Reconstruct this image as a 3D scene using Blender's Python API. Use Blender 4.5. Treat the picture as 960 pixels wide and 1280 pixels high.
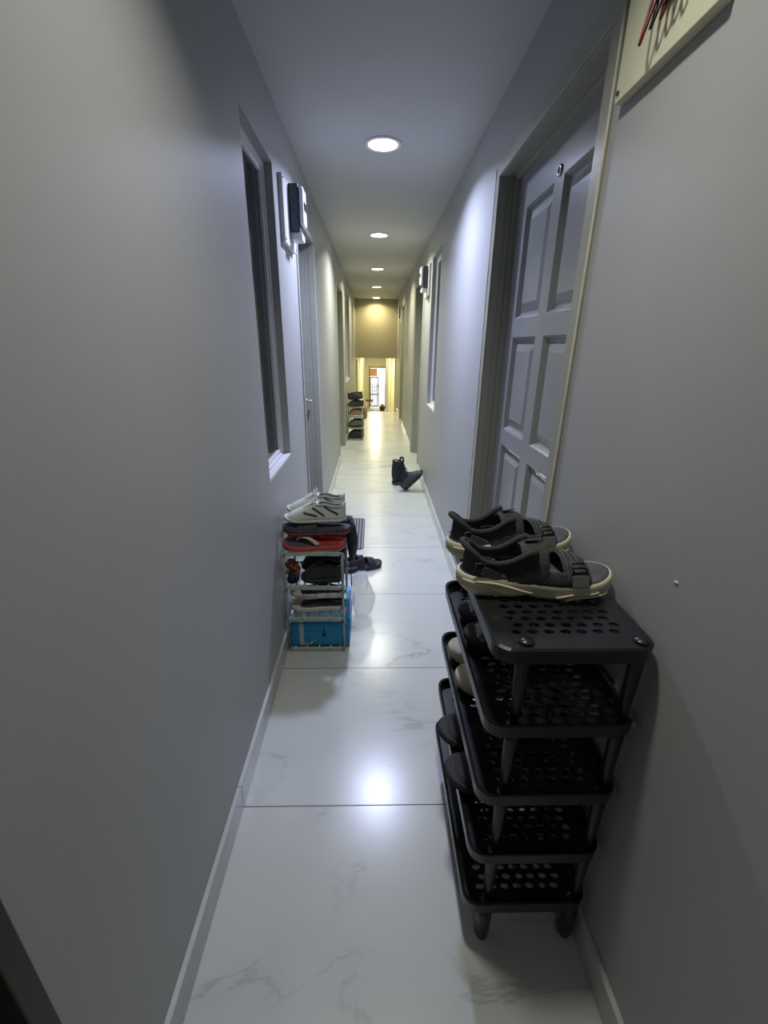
import bpy, bmesh, math, random
from mathutils import Vector, Matrix
from math import sin, cos, pi, radians, atan2, sqrt

for o in list(bpy.data.objects):
    bpy.data.objects.remove(o, do_unlink=True)
S = bpy.context.scene
C = S.collection
rnd = random.Random(7)

# ------------------------------------------------------------------ camera
F_PX, PITCH, YAW, ROLL = 543.98, 0.3655, 0.0256, 0.0123
cam_d = bpy.data.cameras.new('camera')
cam = bpy.data.objects.new('camera', cam_d)
C.objects.link(cam)
S.camera = cam
cam_d.sensor_fit = 'HORIZONTAL'
cam_d.sensor_width = 36.0
cam_d.lens = F_PX / 960 * 36.0
cam_d.clip_start = 0.02
_c, _s, _cp, _sp = cos(YAW), sin(YAW), cos(PITCH), sin(PITCH)
_right = Vector((_c, -_s, 0))
_up = Vector((_s * _sp, _c * _sp, _cp))
_fwd = Vector((_s * _cp, _c * _cp, -_sp))
_r2 = _right * cos(ROLL) + _up * sin(ROLL)
_u2 = -_right * sin(ROLL) + _up * cos(ROLL)
M3 = Matrix((_r2, _u2, -_fwd)).transposed()
cam.matrix_world = Matrix.Translation((0, 0, 1.32)) @ M3.to_4x4()

# ------------------------------------------------------------------ world, exposure
S.view_settings.view_transform = 'Standard'
S.view_settings.look = 'None'
S.view_settings.gamma = 1.0
S.view_settings.use_curve_mapping = False
S.view_settings.exposure = 0.0
W = bpy.data.worlds.new('daylight')
S.world = W
W.use_nodes = True
bg = W.node_tree.nodes['Background']
bg.inputs['Color'].default_value = (0.93, 0.97, 1.0, 1)
bg.inputs['Strength'].default_value = 1.7
# downlights: (Y, watts, colour, label)
LIGHTS = [
    (-1.06, 1.6, (1.0, 0.97, 0.88), None),
    (0.76, 4.9, (1.0, 0.98, 0.88), None),
    (2.58, 24.0, (0.62, 0.68, 1.0), 'round recessed ceiling light nearest the camera, large bluish white glow'),
    (4.42, 20.0, (0.93, 0.95, 0.82), 'second round ceiling light from the camera, small white oval'),
    (6.23, 16.0, (1.0, 0.95, 0.66), 'third round ceiling light along the corridor'),
    (8.04, 13.0, (1.0, 0.93, 0.60), 'fourth round ceiling light, between the third and the one by the brown wall'),
    (9.80, 11.0, (1.0, 0.86, 0.48), 'farthest ceiling light, right in front of the brown end wall'),
]

# ------------------------------------------------------------------ materials
def new_mat(name):
    m = bpy.data.materials.new(name)
    m.use_nodes = True
    return m, m.node_tree, m.node_tree.nodes['Principled BSDF']

def mat(name, col, rough=0.5, metal=0.0, noise=0.0, nscale=20.0, bump=0.0, bscale=200.0, spec=0.5, coat=0.0, trans=0.0, alpha=1.0):
    m, nt, b = new_mat(name)
    b.inputs['Base Color'].default_value = (*col, 1)
    b.inputs['Roughness'].default_value = rough
    b.inputs['Metallic'].default_value = metal
    b.inputs['Specular IOR Level'].default_value = spec
    b.inputs['Coat Weight'].default_value = coat
    b.inputs['Transmission Weight'].default_value = trans
    b.inputs['Alpha'].default_value = alpha
    tc = nt.nodes.new('ShaderNodeTexCoord')
    if noise > 0:
        n = nt.nodes.new('ShaderNodeTexNoise')
        n.inputs['Scale'].default_value = nscale
        n.inputs['Detail'].default_value = 4
        nt.links.new(tc.outputs['Object'], n.inputs['Vector'])
        r = nt.nodes.new('ShaderNodeValToRGB')
        r.color_ramp.elements[0].position = 0.3
        r.color_ramp.elements[1].position = 0.7
        r.color_ramp.elements[0].color = (*[max(0, c * (1 - noise)) for c in col], 1)
        r.color_ramp.elements[1].color = (*[min(1, c * (1 + noise)) for c in col], 1)
        nt.links.new(n.outputs['Fac'], r.inputs['Fac'])
        nt.links.new(r.outputs['Color'], b.inputs['Base Color'])
    if bump > 0:
        n2 = nt.nodes.new('ShaderNodeTexNoise')
        n2.inputs['Scale'].default_value = bscale
        nt.links.new(tc.outputs['Object'], n2.inputs['Vector'])
        bp = nt.nodes.new('ShaderNodeBump')
        bp.inputs['Strength'].default_value = bump
        bp.inputs['Distance'].default_value = 0.002
        nt.links.new(n2.outputs['Fac'], bp.inputs['Height'])
        nt.links.new(bp.outputs['Normal'], b.inputs['Normal'])
    return m

def emis(name, col, st):
    m, nt, b = new_mat(name)
    b.inputs['Base Color'].default_value = (0.8, 0.8, 0.8, 1)
    b.inputs['Emission Color'].default_value = (*col, 1)
    b.inputs['Emission Strength'].default_value = st
    return m

def tile_mat():
    m, nt, b = new_mat('white_marble_tile')
    N = nt.nodes.new
    Lk = nt.links.new
    tc = N('ShaderNodeTexCoord')
    sep = N('ShaderNodeSeparateXYZ')
    Lk(tc.outputs['Object'], sep.inputs[0])
    TS, Y0 = 0.6091, 0.9273

    def mth(op, a, bb=None, cc=None):
        n = N('ShaderNodeMath')
        n.operation = op
        for i, v in enumerate((a, bb, cc)):
            if v is None:
                continue
            if hasattr(v, 'links'):
                Lk(v, n.inputs[i])
            else:
                n.inputs[i].default_value = v
        return n.outputs[0]
    t = mth('DIVIDE', mth('SUBTRACT', sep.outputs['Y'], Y0), TS)
    idx = mth('FLOOR', t)
    fr = mth('SUBTRACT', t, idx)
    d = mth('MULTIPLY', mth('MINIMUM', fr, mth('SUBTRACT', 1.0, fr)), TS)
    grout = mth('LESS_THAN', d, 0.0016)
    # every tile carries its own run of veins
    comb = N('ShaderNodeCombineXYZ')
    Lk(sep.outputs['X'], comb.inputs[0])
    Lk(sep.outputs['Y'], comb.inputs[1])
    Lk(mth('MULTIPLY', idx, 3.71), comb.inputs[2])
    rot = N('ShaderNodeMapping')
    rot.inputs['Rotation'].default_value = (0, 0, radians(38))
    rot.inputs['Scale'].default_value = (1.0, 2.6, 1.0)
    Lk(comb.outputs[0], rot.inputs['Vector'])
    n1 = N('ShaderNodeTexNoise')
    n1.inputs['Scale'].default_value = 1.5
    n1.inputs['Detail'].default_value = 7
    n1.inputs['Roughness'].default_value = 0.55
    n1.inputs['Distortion'].default_value = 0.6
    Lk(rot.outputs[0], n1.inputs['Vector'])
    v = mth('ABSOLUTE', mth('SUBTRACT', n1.outputs['Fac'], 0.5))
    vein = N('ShaderNodeMapRange')
    vein.inputs['From Min'].default_value = 0.0
    vein.inputs['From Max'].default_value = 0.013
    vein.inputs['To Min'].default_value = 1.0
    vein.inputs['To Max'].default_value = 0.0
    Lk(v, vein.inputs['Value'])
    n2 = N('ShaderNodeTexNoise')
    n2.inputs['Scale'].default_value = 2.3
    Lk(comb.outputs[0], n2.inputs['Vector'])
    msk = N('ShaderNodeMapRange')
    msk.inputs['From Min'].default_value = 0.44
    msk.inputs['From Max'].default_value = 0.66
    Lk(n2.outputs['Fac'], msk.inputs['Value'])
    vf = mth('MULTIPLY', vein.outputs[0], msk.outputs[0])
    cloud = N('ShaderNodeMapRange')
    cloud.inputs['From Min'].default_value = 0.0
    cloud.inputs['From Max'].default_value = 0.12
    cloud.inputs['To Min'].default_value = 0.22
    cloud.inputs['To Max'].default_value = 0.0
    Lk(v, cloud.inputs['Value'])
    tot = mth('MINIMUM', mth('ADD', mth('MULTIPLY', vf, 0.55), mth('MULTIPLY', cloud.outputs[0], msk.outputs[0])), 1.0)
    mx = N('ShaderNodeMix')
    mx.data_type = 'RGBA'
    mx.inputs['A'].default_value = (0.55, 0.57, 0.54, 1)
    mx.inputs['B'].default_value = (0.27, 0.285, 0.29, 1)
    Lk(tot, mx.inputs['Factor'])
    mg = N('ShaderNodeMix')
    mg.data_type = 'RGBA'
    mg.inputs['B'].default_value = (0.10, 0.10, 0.10, 1)
    Lk(mx.outputs['Result'], mg.inputs['A'])
    Lk(grout, mg.inputs['Factor'])
    Lk(mg.outputs['Result'], b.inputs['Base Color'])
    mr = N('ShaderNodeMix')
    mr.data_type = 'FLOAT'
    mr.inputs['A'].default_value = 0.24
    mr.inputs['B'].default_value = 0.8
    Lk(grout, mr.inputs['Factor'])
    Lk(mr.outputs['Result'], b.inputs['Roughness'])
    return m

def wall_paint(name, col, rough=0.48):
    m = mat(name, col, rough, noise=0.035, nscale=1.7, bump=0.12, bscale=260)
    return m

def rug_mat():
    m, nt, b = new_mat('striped_grey_weave')
    N = nt.nodes.new
    tc = N('ShaderNodeTexCoord')
    w = N('ShaderNodeTexWave')
    w.wave_type = 'BANDS'
    w.bands_direction = 'X'
    w.inputs['Scale'].default_value = 14
    w.inputs['Distortion'].default_value = 1.2
    w.inputs['Detail'].default_value = 3
    w.inputs['Detail Scale'].default_value = 4
    nt.links.new(tc.outputs['Object'], w.inputs['Vector'])
    r = N('ShaderNodeValToRGB')
    r.color_ramp.elements[0].color = (0.05, 0.045, 0.055, 1)
    r.color_ramp.elements[1].color = (0.30, 0.28, 0.31, 1)
    nt.links.new(w.outputs['Fac'], r.inputs['Fac'])
    nt.links.new(r.outputs['Color'], b.inputs['Base Color'])
    b.inputs['Roughness'].default_value = 0.95
    return m

M = dict(
    tile=tile_mat(),
    wall=wall_paint('grey_wall_paint', (0.385, 0.390, 0.385)),
    ceil=wall_paint('grey_ceiling_paint', (0.47, 0.48, 0.485), 0.6),
    base=mat('skirting_tile', (0.52, 0.53, 0.52), 0.22, noise=0.12, nscale=6),
    doorg=mat('grey_gloss_door_paint', (0.30, 0.305, 0.30), 0.30, noise=0.05, nscale=5, bump=0.15, bscale=90),
    framep=mat('olive_grey_frame_paint', (0.33, 0.33, 0.275), 0.33, noise=0.05, nscale=6, bump=0.15, bscale=80),
    darkframe=mat('dark_olive_frame', (0.035, 0.035, 0.022), 0.5),  # very dark olive tone, used on the nearest left frame only
    caulk=mat('pale_caulk', (0.62, 0.62, 0.48), 0.35, noise=0.12, nscale=25),
    brass=mat('chrome', (0.72, 0.72, 0.70), 0.18, 1.0),
    hinge=mat('dark_steel', (0.06, 0.06, 0.07), 0.4, 0.8),
    alu=mat('pale_window_frame', (0.72, 0.73, 0.74), 0.3),
    glass=mat('dark_window_glass', (0.018, 0.022, 0.020), 0.10, spec=0.12),
    sill=mat('white_sill', (0.70, 0.71, 0.74), 0.35),
    board=mat('cream_painted_board', (0.62, 0.61, 0.44), 0.5, noise=0.05, nscale=9),
    boardw=mat('white_painted_board', (0.66, 0.66, 0.66), 0.45),
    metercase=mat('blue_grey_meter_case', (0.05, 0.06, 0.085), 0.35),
    meterface=mat('white_meter_face', (0.72, 0.72, 0.76), 0.3),
    wirer=mat('red_wire', (0.16, 0.012, 0.02), 0.4),
    wirek=mat('black_wire', (0.015, 0.015, 0.018), 0.4),
    orange=mat('orange_plastic', (0.75, 0.25, 0.08), 0.4),
    screw=mat('brown_screw', (0.12, 0.09, 0.04), 0.5, 0.5),
    brown=mat('tan_wall_paint', (0.33, 0.30, 0.205), 0.6, noise=0.04, nscale=2),
    cream=mat('cream_wall_paint', (0.66, 0.62, 0.42), 0.5, noise=0.05, nscale=2),
    creamtrim=mat('cream_gloss_trim', (0.80, 0.78, 0.56), 0.35),
    concrete=mat('pale_concrete', (0.7, 0.7, 0.66), 0.8, noise=0.06, nscale=8),
    gate=mat('grey_gate_steel', (0.19, 0.19, 0.19), 0.45, 0.3),
    blackpl=mat('black_glossy_plastic', (0.012, 0.012, 0.013), 0.32, spec=0.5, bump=0.08, bscale=300),
    mint=mat('pale_mint_plastic', (0.40, 0.46, 0.40), 0.42),
    mintrod=mat('grey_rod', (0.33, 0.36, 0.35), 0.35, 0.4),
    sole=mat('beige_rubber_sole', (0.60, 0.56, 0.41), 0.6, noise=0.18, nscale=14, bump=0.3, bscale=60),
    whitesole=mat('off_white_sole', (0.58, 0.57, 0.50), 0.55, noise=0.08, nscale=25),
    outsole=mat('dark_outsole', (0.02, 0.02, 0.02), 0.7),
    foot=mat('charcoal_footbed', (0.075, 0.08, 0.088), 0.8, noise=0.15, nscale=40, bump=0.4, bscale=300),
    strap=mat('black_webbing', (0.036, 0.037, 0.033), 0.75, noise=0.35, nscale=120, bump=0.8, bscale=420),
    suede=mat('black_padded_fabric', (0.028, 0.029, 0.031), 0.85, bump=0.4, bscale=350),
    greytab=mat('grey_rubber_tab', (0.115, 0.12, 0.115), 0.5),
    tabdk=mat('dark_mesh_tab', (0.05, 0.055, 0.055), 0.6, bump=0.6, bscale=500),
    blksho=mat('black_shoe_fabric', (0.02, 0.02, 0.024), 0.7, noise=0.3, nscale=40),
    blkleath=mat('black_glossy_leather', (0.014, 0.014, 0.02), 0.22),
    navy=mat('dark_navy_canvas', (0.012, 0.016, 0.030), 0.75),
    dgrey=mat('charcoal_shoe_fabric', (0.045, 0.045, 0.05), 0.7, noise=0.4, nscale=50),
    wht=mat('off_white_leather', (0.60, 0.62, 0.55), 0.5, noise=0.06, nscale=30),
    gryin=mat('grey_green_lining', (0.25, 0.28, 0.22), 0.8),
    red=mat('red_rubber', (0.45, 0.045, 0.04), 0.5),
    strapw=mat('cream_strap', (0.58, 0.52, 0.38), 0.45),
    tan=mat('tan_canvas', (0.28, 0.20, 0.10), 0.8, noise=0.2, nscale=30),
    olive=mat('olive_fabric', (0.12, 0.14, 0.08), 0.8, noise=0.3, nscale=40),
    brownfur=mat('rust_brown_fluff', (0.27, 0.10, 0.055), 0.8, noise=0.5, nscale=90),
    bluebox=mat('blue_cardboard', (0.012, 0.24, 0.47), 0.5, noise=0.05, nscale=10),
    blue2=mat('bright_blue_carton', (0.03, 0.35, 0.8), 0.4),
    pink=mat('pink_print', (0.75, 0.12, 0.42), 0.4),
    tape=mat('silver_grey_tape', (0.40, 0.46, 0.46), 0.4),
    plastic=mat('clear_plastic_film', (0.85, 0.88, 0.88), 0.15, alpha=0.28),
    rug=rug_mat(),
    yellow=mat('yellow_leaves', (0.62, 0.38, 0.04), 0.7, noise=0.4, nscale=60),
    pot=mat('dark_brown_pot', (0.05, 0.03, 0.03), 0.5),
    orangesign=mat('orange_sign', (0.85, 0.45, 0.12), 0.5),
    white=mat('white_plastic', (0.75, 0.75, 0.75), 0.35),
    red2=mat('maroon_cushion', (0.12, 0.03, 0.03), 0.7),
    ring=mat('light_trim_ring', (0.75, 0.75, 0.76), 0.4),
)

# ------------------------------------------------------------------ mesh helpers
def link(name, bm, m, parent=None, smooth=False, bevel=0.0, sub=0, solid=0.0, autos=True):
    me = bpy.data.meshes.new(name)
    bm.normal_update()
    bm.to_mesh(me)
    bm.free()
    ms = m if isinstance(m, (list, tuple)) else [m]
    for q in ms:
        me.materials.append(M[q] if isinstance(q, str) else q)
    if smooth:
        for p in me.polygons:
            p.use_smooth = True
    o = bpy.data.objects.new(name, me)
    C.objects.link(o)
    if parent is not None:
        o.parent = parent
    if solid:
        md = o.modifiers.new('solid', 'SOLIDIFY')
        md.thickness = solid
        md.offset = -1
    if bevel:
        md = o.modifiers.new('bevel', 'BEVEL')
        md.width = bevel
        md.segments = 2
        md.limit_method = 'ANGLE'
    if sub:
        md = o.modifiers.new('sub', 'SUBSURF')
        md.levels = sub
        md.render_levels = sub
    return o

def struct(o, kind='structure'):
    o['kind'] = kind
    return o

def tag(o, label, cat, group=None):
    o['label'] = label
    o['category'] = cat
    if group:
        o['group'] = group
    return o

def thing(name, label, cat, loc=(0, 0, 0), rz=0.0, group=None):
    o = bpy.data.objects.new(name, None)
    o.empty_display_size = 0.05
    C.objects.link(o)
    o.location = loc
    o.rotation_euler = (0, 0, rz)
    if label:
        tag(o, label, cat, group)
    return o

def box(bm, x0, x1, y0, y1, z0, z1, mi=0):
    vs = [bm.verts.new((x, y, z)) for x in (x0, x1) for y in (y0, y1) for z in (z0, z1)]
    fs = [(0, 1, 3, 2), (4, 6, 7, 5), (0, 4, 5, 1), (2, 3, 7, 6), (0, 2, 6, 4), (1, 5, 7, 3)]
    for f in fs:
        fc = bm.faces.new([vs[i] for i in f])
        fc.material_index = mi
    return vs

def boxobj(name, b, m, parent=None, bevel=0.0):
    bm = bmesh.new()
    box(bm, *b)
    return link(name, bm, m, parent, bevel=bevel)

def tube(bm, pts, r, n=8, cap=True, mi=0, closed=False):
    pts = [Vector(p) for p in pts]
    rs = r if isinstance(r, (list, tuple)) else [r] * len(pts)
    rings = []
    prev = None
    N = len(pts)
    for i, p in enumerate(pts):
        if closed:
            d = pts[(i + 1) % N] - pts[i - 1]
        elif i == 0:
            d = pts[1] - p
        elif i == N - 1:
            d = p - pts[i - 1]
        else:
            d = pts[i + 1] - pts[i - 1]
        d.normalize()
        if prev is None:
            a = Vector((0, 0, 1)) if abs(d.z) < 0.9 else Vector((1, 0, 0))
            u = d.cross(a).normalized()
        else:
            u = (prev - d * prev.dot(d)).normalized()
        prev = u
        w = d.cross(u)
        rings.append([bm.verts.new(p + (u * cos(2 * pi * k / n) + w * sin(2 * pi * k / n)) * rs[i]) for k in range(n)])
    m = N if closed else N - 1
    for i in range(m):
        A, B = rings[i], rings[(i + 1) % N]
        for k in range(n):
            f = bm.faces.new((A[k], A[(k + 1) % n], B[(k + 1) % n], B[k]))
            f.material_index = mi
            f.smooth = True
    if cap and not closed:
        bm.faces.new(list(reversed(rings[0]))).material_index = mi
        bm.faces.new(rings[-1]).material_index = mi

def smoothpts(pts, it=2):
    pts = [Vector(p) for p in pts]
    for _ in range(it):
        out = [pts[0]]
        for a, b in zip(pts[:-1], pts[1:]):
            out += [a * 0.75 + b * 0.25, a * 0.25 + b * 0.75]
        out.append(pts[-1])
        pts = out
    return pts

def lathe(bm, prof, n=24, c=(0, 0, 0), mi=0):
    rings = []
    for r, z in prof:
        rings.append([bm.verts.new((c[0] + r * cos(2 * pi * k / n), c[1] + r * sin(2 * pi * k / n), c[2] + z)) for k in range(n)])
    for A, B in zip(rings[:-1], rings[1:]):
        for k in range(n):
            f = bm.faces.new((A[k], A[(k + 1) % n], B[(k + 1) % n], B[k]))
            f.smooth = True
            f.material_index = mi
    bm.faces.new(list(reversed(rings[0]))).material_index = mi
    bm.faces.new(rings[-1]).material_index = mi

def loft(bm, rings, cap=True, mi=0, smooth=True):
    R = [[bm.verts.new(p) for p in ring] for ring in rings]
    n = len(R[0])
    for A, B in zip(R[:-1], R[1:]):
        for k in range(n):
            f = bm.faces.new((A[k], A[(k + 1) % n], B[(k + 1) % n], B[k]))
            f.smooth = smooth
            f.material_index = mi
    if cap:
        bm.faces.new(list(reversed(R[0]))).material_index = mi
        bm.faces.new(R[-1]).material_index = mi

def rrect(x0, x1, y0, y1, r, z, n=5):
    pts = []
    for cx, cy, a0 in ((x1 - r, y1 - r, 0), (x0 + r, y1 - r, 90), (x0 + r, y0 + r, 180), (x1 - r, y0 + r, 270)):
        for k in range(n + 1):
            a = radians(a0 + 90 * k / n)
            pts.append((cx + r * cos(a), cy + r * sin(a), z))
    return pts

def copy_tree(o, parent=None):
    c = o.copy()
    C.objects.link(c)
    c.parent = parent
    for ch in list(o.children):
        copy_tree(ch, c)
    return c

# ------------------------------------------------------------------ room shell
XL, XR, ZC = -0.404, 0.494, 2.2226
YB, YE, YS, YD = -1.9, 10.05, 9.42, 20.0    # back, bulkhead, stair edge, street door
ZL = -1.35                                  # level of the lower hall
TH = 0.16

def wall_mesh(bm, xin, xout, ylist, zlist, holes):
    x0, x1 = min(xin, xout), max(xin, xout)
    for a, b in zip(ylist[:-1], ylist[1:]):
        for c, d in zip(zlist[:-1], zlist[1:]):
            ym, zm = (a + b) / 2, (c + d) / 2
            if any(h[0] < ym < h[1] and h[2] < zm < h[3] for h in holes):
                continue
            box(bm, x0, x1, a, b, c, d)
    # drop the inner duplicate faces
    bmesh.ops.remove_doubles(bm, verts=bm.verts, dist=1e-5)
    seen = {}
    for f in bm.faces:
        k = tuple(round(v, 4) for v in f.calc_center_median())
        seen.setdefault(k, []).append(f)
    dele = [f for fs in seen.values() if len(fs) > 1 for f in fs]
    bmesh.ops.delete(bm, geom=dele, context='FACES')

HL = [(-0.62, 0.30, 0.0, 1.985), (1.64, 2.09, 0.815, 1.985), (2.585, 3.28, 0.0, 1.955), (5.10, 6.08, 0.0, 1.965), (6.62, 7.62, 0.80, 2.00)]
HR = [(1.135, 2.095, 0.0, 1.990), (3.64, 4.17, 0.805, 2.01), (4.78, 5.70, 0.0, 1.985), (7.72, 8.56, 0.0, 1.985)]
def do_wall(name, xin, xout, H):
    ys = sorted({YB, YE + 0.1} | {h[0] for h in H} | {h[1] for h in H})
    zs = sorted({0.0, ZC} | {h[2] for h in H} | {h[3] for h in H})
    bm = bmesh.new()
    wall_mesh(bm, xin, xout, ys, zs, H)
    return struct(link(name, bm, 'wall'))
do_wall('wall_left', XL, XL - TH, HL)
do_wall('wall_right', XR, XR + TH, HR)
struct(boxobj('floor', (XL - TH, XR + TH, YB - 0.1, YS, -0.12, 0.0), 'tile'))
struct(boxobj('ceiling', (XL - TH, XR + TH, YB - 0.1, YE + 0.1, ZC, ZC + 0.12), 'ceil'))
struct(boxobj('wall_back', (XL - TH, XR + TH, YB - 0.12, YB, 0.0, ZC), 'wall'))

def baseb(name, side, spans):
    bm = bmesh.new()
    for a, b in spans:
        if side < 0:
            box(bm, XL, XL + 0.0125, a, b, 0.0, 0.088)
        else:
            box(bm, XR - 0.0125, XR, a, b, 0.0, 0.088)
    return struct(link(name, bm, 'base', bevel=0.002))
def pieces(spans):
    out = []
    for a, b in spans:
        y = a
        while y < b - 1e-6:
            k = math.floor((y - 0.9273 + 1e-4) / 0.6091) + 1
            e = min(b, 0.9273 + k * 0.6091)
            out.append((y + 0.0006, e - 0.0006))
            y = e
    return out
baseb('baseboard_left', -1, pieces([(YB, -0.62), (0.30, 2.585), (3.28, 5.10), (6.08, 9.42)]))
baseb('baseboard_right', 1, pieces([(YB, 1.10), (2.13, 4.73), (5.74, 7.68), (8.60, 9.42)]))

# ---- end of the corridor: bulkhead, stair down, lower hall, street door
bm = bmesh.new()
box(bm, XL - TH, XR + TH, YE, YE + 0.14, 1.06, ZC)
struct(link('wall_end', bm, 'brown'))
bm = bmesh.new()
NST = 9
for i in range(NST):
    zt = -(i + 1) * (-ZL) / NST if i < NST - 1 else ZL
    y0 = YS + i * 0.27
    box(bm, XL - 0.02, XR + 0.02, y0, y0 + 0.275, ZL - 0.1, -(i + 1) * (-ZL) / NST)
struct(link('trim_1', bm, 'tile'))
struct(boxobj('floor_lower', (XL - 0.3, XR + 0.3, YS + NST * 0.27, YD + 0.1, ZL - 0.12, ZL), 'concrete'))
struct(boxobj('ceiling_lower', (XL - 0.3, XR + 0.3, YE + 0.14, YD + 0.1, 1.06, 1.16), 'cream'))
struct(boxobj('wall_lower_left', (XL - TH, XL - 0.02, YS, YD, ZL - 0.1, 1.06), 'cream')) 
struct(boxobj('wall_lower_right', (XR + 0.03, XR + TH + 0.03, YS, YD, ZL - 0.1, 1.06), 'cream'))
DX0, DX1, DZ1 = -0.19, 0.515, 0.42
bm = bmesh.new()
box(bm, XL - 0.2, DX0, YD, YD + 0.12, ZL, 1.06)
box(bm, DX1, XR + 0.2, YD, YD + 0.12, ZL, 1.06)
box(bm, DX0, DX1, YD, YD + 0.12, DZ1, 1.06)
struct(link('wall_street', bm, 'cream'))
# upright casings along the lower hall walls
k = 2
for side, y, w in ((-1, 10.7, 0.10), (-1, 11.8, 0.12), (-1, 13.2, 0.16), (-1, 15.4, 0.2), (-1, 18.0, 0.3), (1, 10.9, 0.10), (1, 12.6, 0.13), (1, 15.2, 0.2), (1, 18.2, 0.3)):
    if side < 0:
        o = boxobj('trim_%d' % k, (XL - 0.02, XL + 0.015, y, y + w, ZL, 1.02), 'creamtrim', bevel=0.004)
    else:
        o = boxobj('trim_%d' % k, (XR + 0.0, XR + 0.03, y, y + w, ZL, 1.02), 'creamtrim', bevel=0.004)
    struct(o)
    k += 1
# the street door: timber lining and a barred steel gate standing half open against daylight
d = struct(thing('door_1', None, None, (0, YD, ZL)))
hgt = DZ1 - ZL
bm = bmesh.new()
box(bm, DX0 - 0.03, DX0 + 0.02, -0.03, 0.13, 0, hgt + 0.03)
box(bm, DX1 - 0.02, DX1 + 0.03, -0.03, 0.13, 0, hgt + 0.03)
box(bm, DX0, DX1, -0.03, 0.13, hgt - 0.02, hgt + 0.03)
link('door_frame', bm, 'tan', d, bevel=0.004)
g = thing('gate_leaf', None, None, (0, 0.06, 0))
g.parent = d
bm = bmesh.new()
gx0, gx1, gz1 = DX0 + 0.03, DX0 + 0.38, hgt - 0.42
for x in (gx0, gx1):
    box(bm, x - 0.022, x + 0.022, -0.012, 0.012, 0.10, gz1)
for z in (0.11, gz1, 0.62):
    box(bm, gx0, gx1, -0.012, 0.012, z - 0.022, z + 0.022)
link('gate_frame', bm, 'gate', g)
bm = bmesh.new()
for i in range(1, 4):
    x = gx0 + (gx1 - gx0) * i / 4
    tube(bm, [(x, 0, 0.11), (x, 0, gz1)], 0.010, 6)
pts = [(gx0 + 0.17 + 0.09 * cos(a), 0, 0.85 + 0.09 * sin(a)) for a in [i * pi / 8 for i in range(16)]]
tube(bm, pts, 0.007, 6, closed=True)
link('gate_bars', bm, 'gate', g)
bm = bmesh.new()
box(bm, gx1 - 0.05, gx1 + 0.02, -0.03, 0.03, 0.92, 1.02)
link('gate_lock', bm, 'gate', g)
struct(boxobj('floor_street', (-6, 6, YD + 0.12, YD + 14, ZL - 0.14, ZL - 0.02), 'concrete'))
s = tag(boxobj('sign_panel', (-0.17, 0.14, YD + 0.16, YD + 0.19, 0.05, 0.36), 'orangesign', bevel=0.004), 'small orange panel hanging at the top left of the bright street doorway', 'sign')

# ------------------------------------------------------------------ ceiling lights
for yy, wt, col, lab in LIGHTS:
    XLt = 0.04
    if lab:
        t = thing('ceiling_light', lab, 'ceiling light', (XLt, yy, ZC), group='round recessed lights along the corridor ceiling')
    else:
        t = None
    if t:
        bm = bmesh.new()
        lathe(bm, [(0.066, -0.0005), (0.089, -0.0005), (0.089, -0.004), (0.084, -0.007), (0.072, -0.006), (0.066, -0.002)], 40)
        link('trim_ring', bm, 'ring', t, smooth=True)
        bm = bmesh.new()
        lathe(bm, [(0.0, -0.0015), (0.072, -0.0015), (0.072, -0.0045), (0.0, -0.0045)], 40)
        link('diffuser', bm, emis('lit_diffuser', [min(1, 0.45 + 0.6 * c) for c in col], 14.0), t)
    ld = bpy.data.lights.new('downlight', 'AREA')
    ld.shape = 'DISK'
    ld.size = 0.13
    ld.energy = wt
    ld.color = col
    ld.spread = radians(145 if yy > 2 else 128)
    lo = bpy.data.objects.new('downlight', ld)
    C.objects.link(lo)
    if t:
        lo.parent = t
        lo.location = (0, 0, -0.009)
    else:
        lo.location = (XLt, yy, ZC - 0.009)
        bm = bmesh.new()
        lathe(bm, [(0.0, -0.0005), (0.089, -0.0005), (0.084, -0.006), (0.0, -0.006)], 32, (XLt, yy, ZC))
        struct(link('trim_%d' % k, bm, 'ring'))
        k += 1

for yy, wt in ((12.0, 30.0), (15.0, 36.0), (18.3, 24.0)):  # unseen fill lamps added to brighten the lower hall
    ld = bpy.data.lights.new('hall_fill', 'AREA')
    ld.shape = 'DISK'
    ld.size = 0.2
    ld.energy = wt
    ld.color = (1.0, 0.93, 0.68)
    lo = bpy.data.objects.new('hall_fill', ld)
    C.objects.link(lo)
    lo.location = (0.04, yy, 1.05)
    bm = bmesh.new()
    lathe(bm, [(0.0, 0.0), (0.125, 0.0), (0.118, -0.007), (0.0, -0.007)], 28, (0.04, yy, 1.0595))
    struct(link('trim_%d' % k, bm, 'ring'))  # plain disc added above each fill lamp
    k += 1

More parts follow.
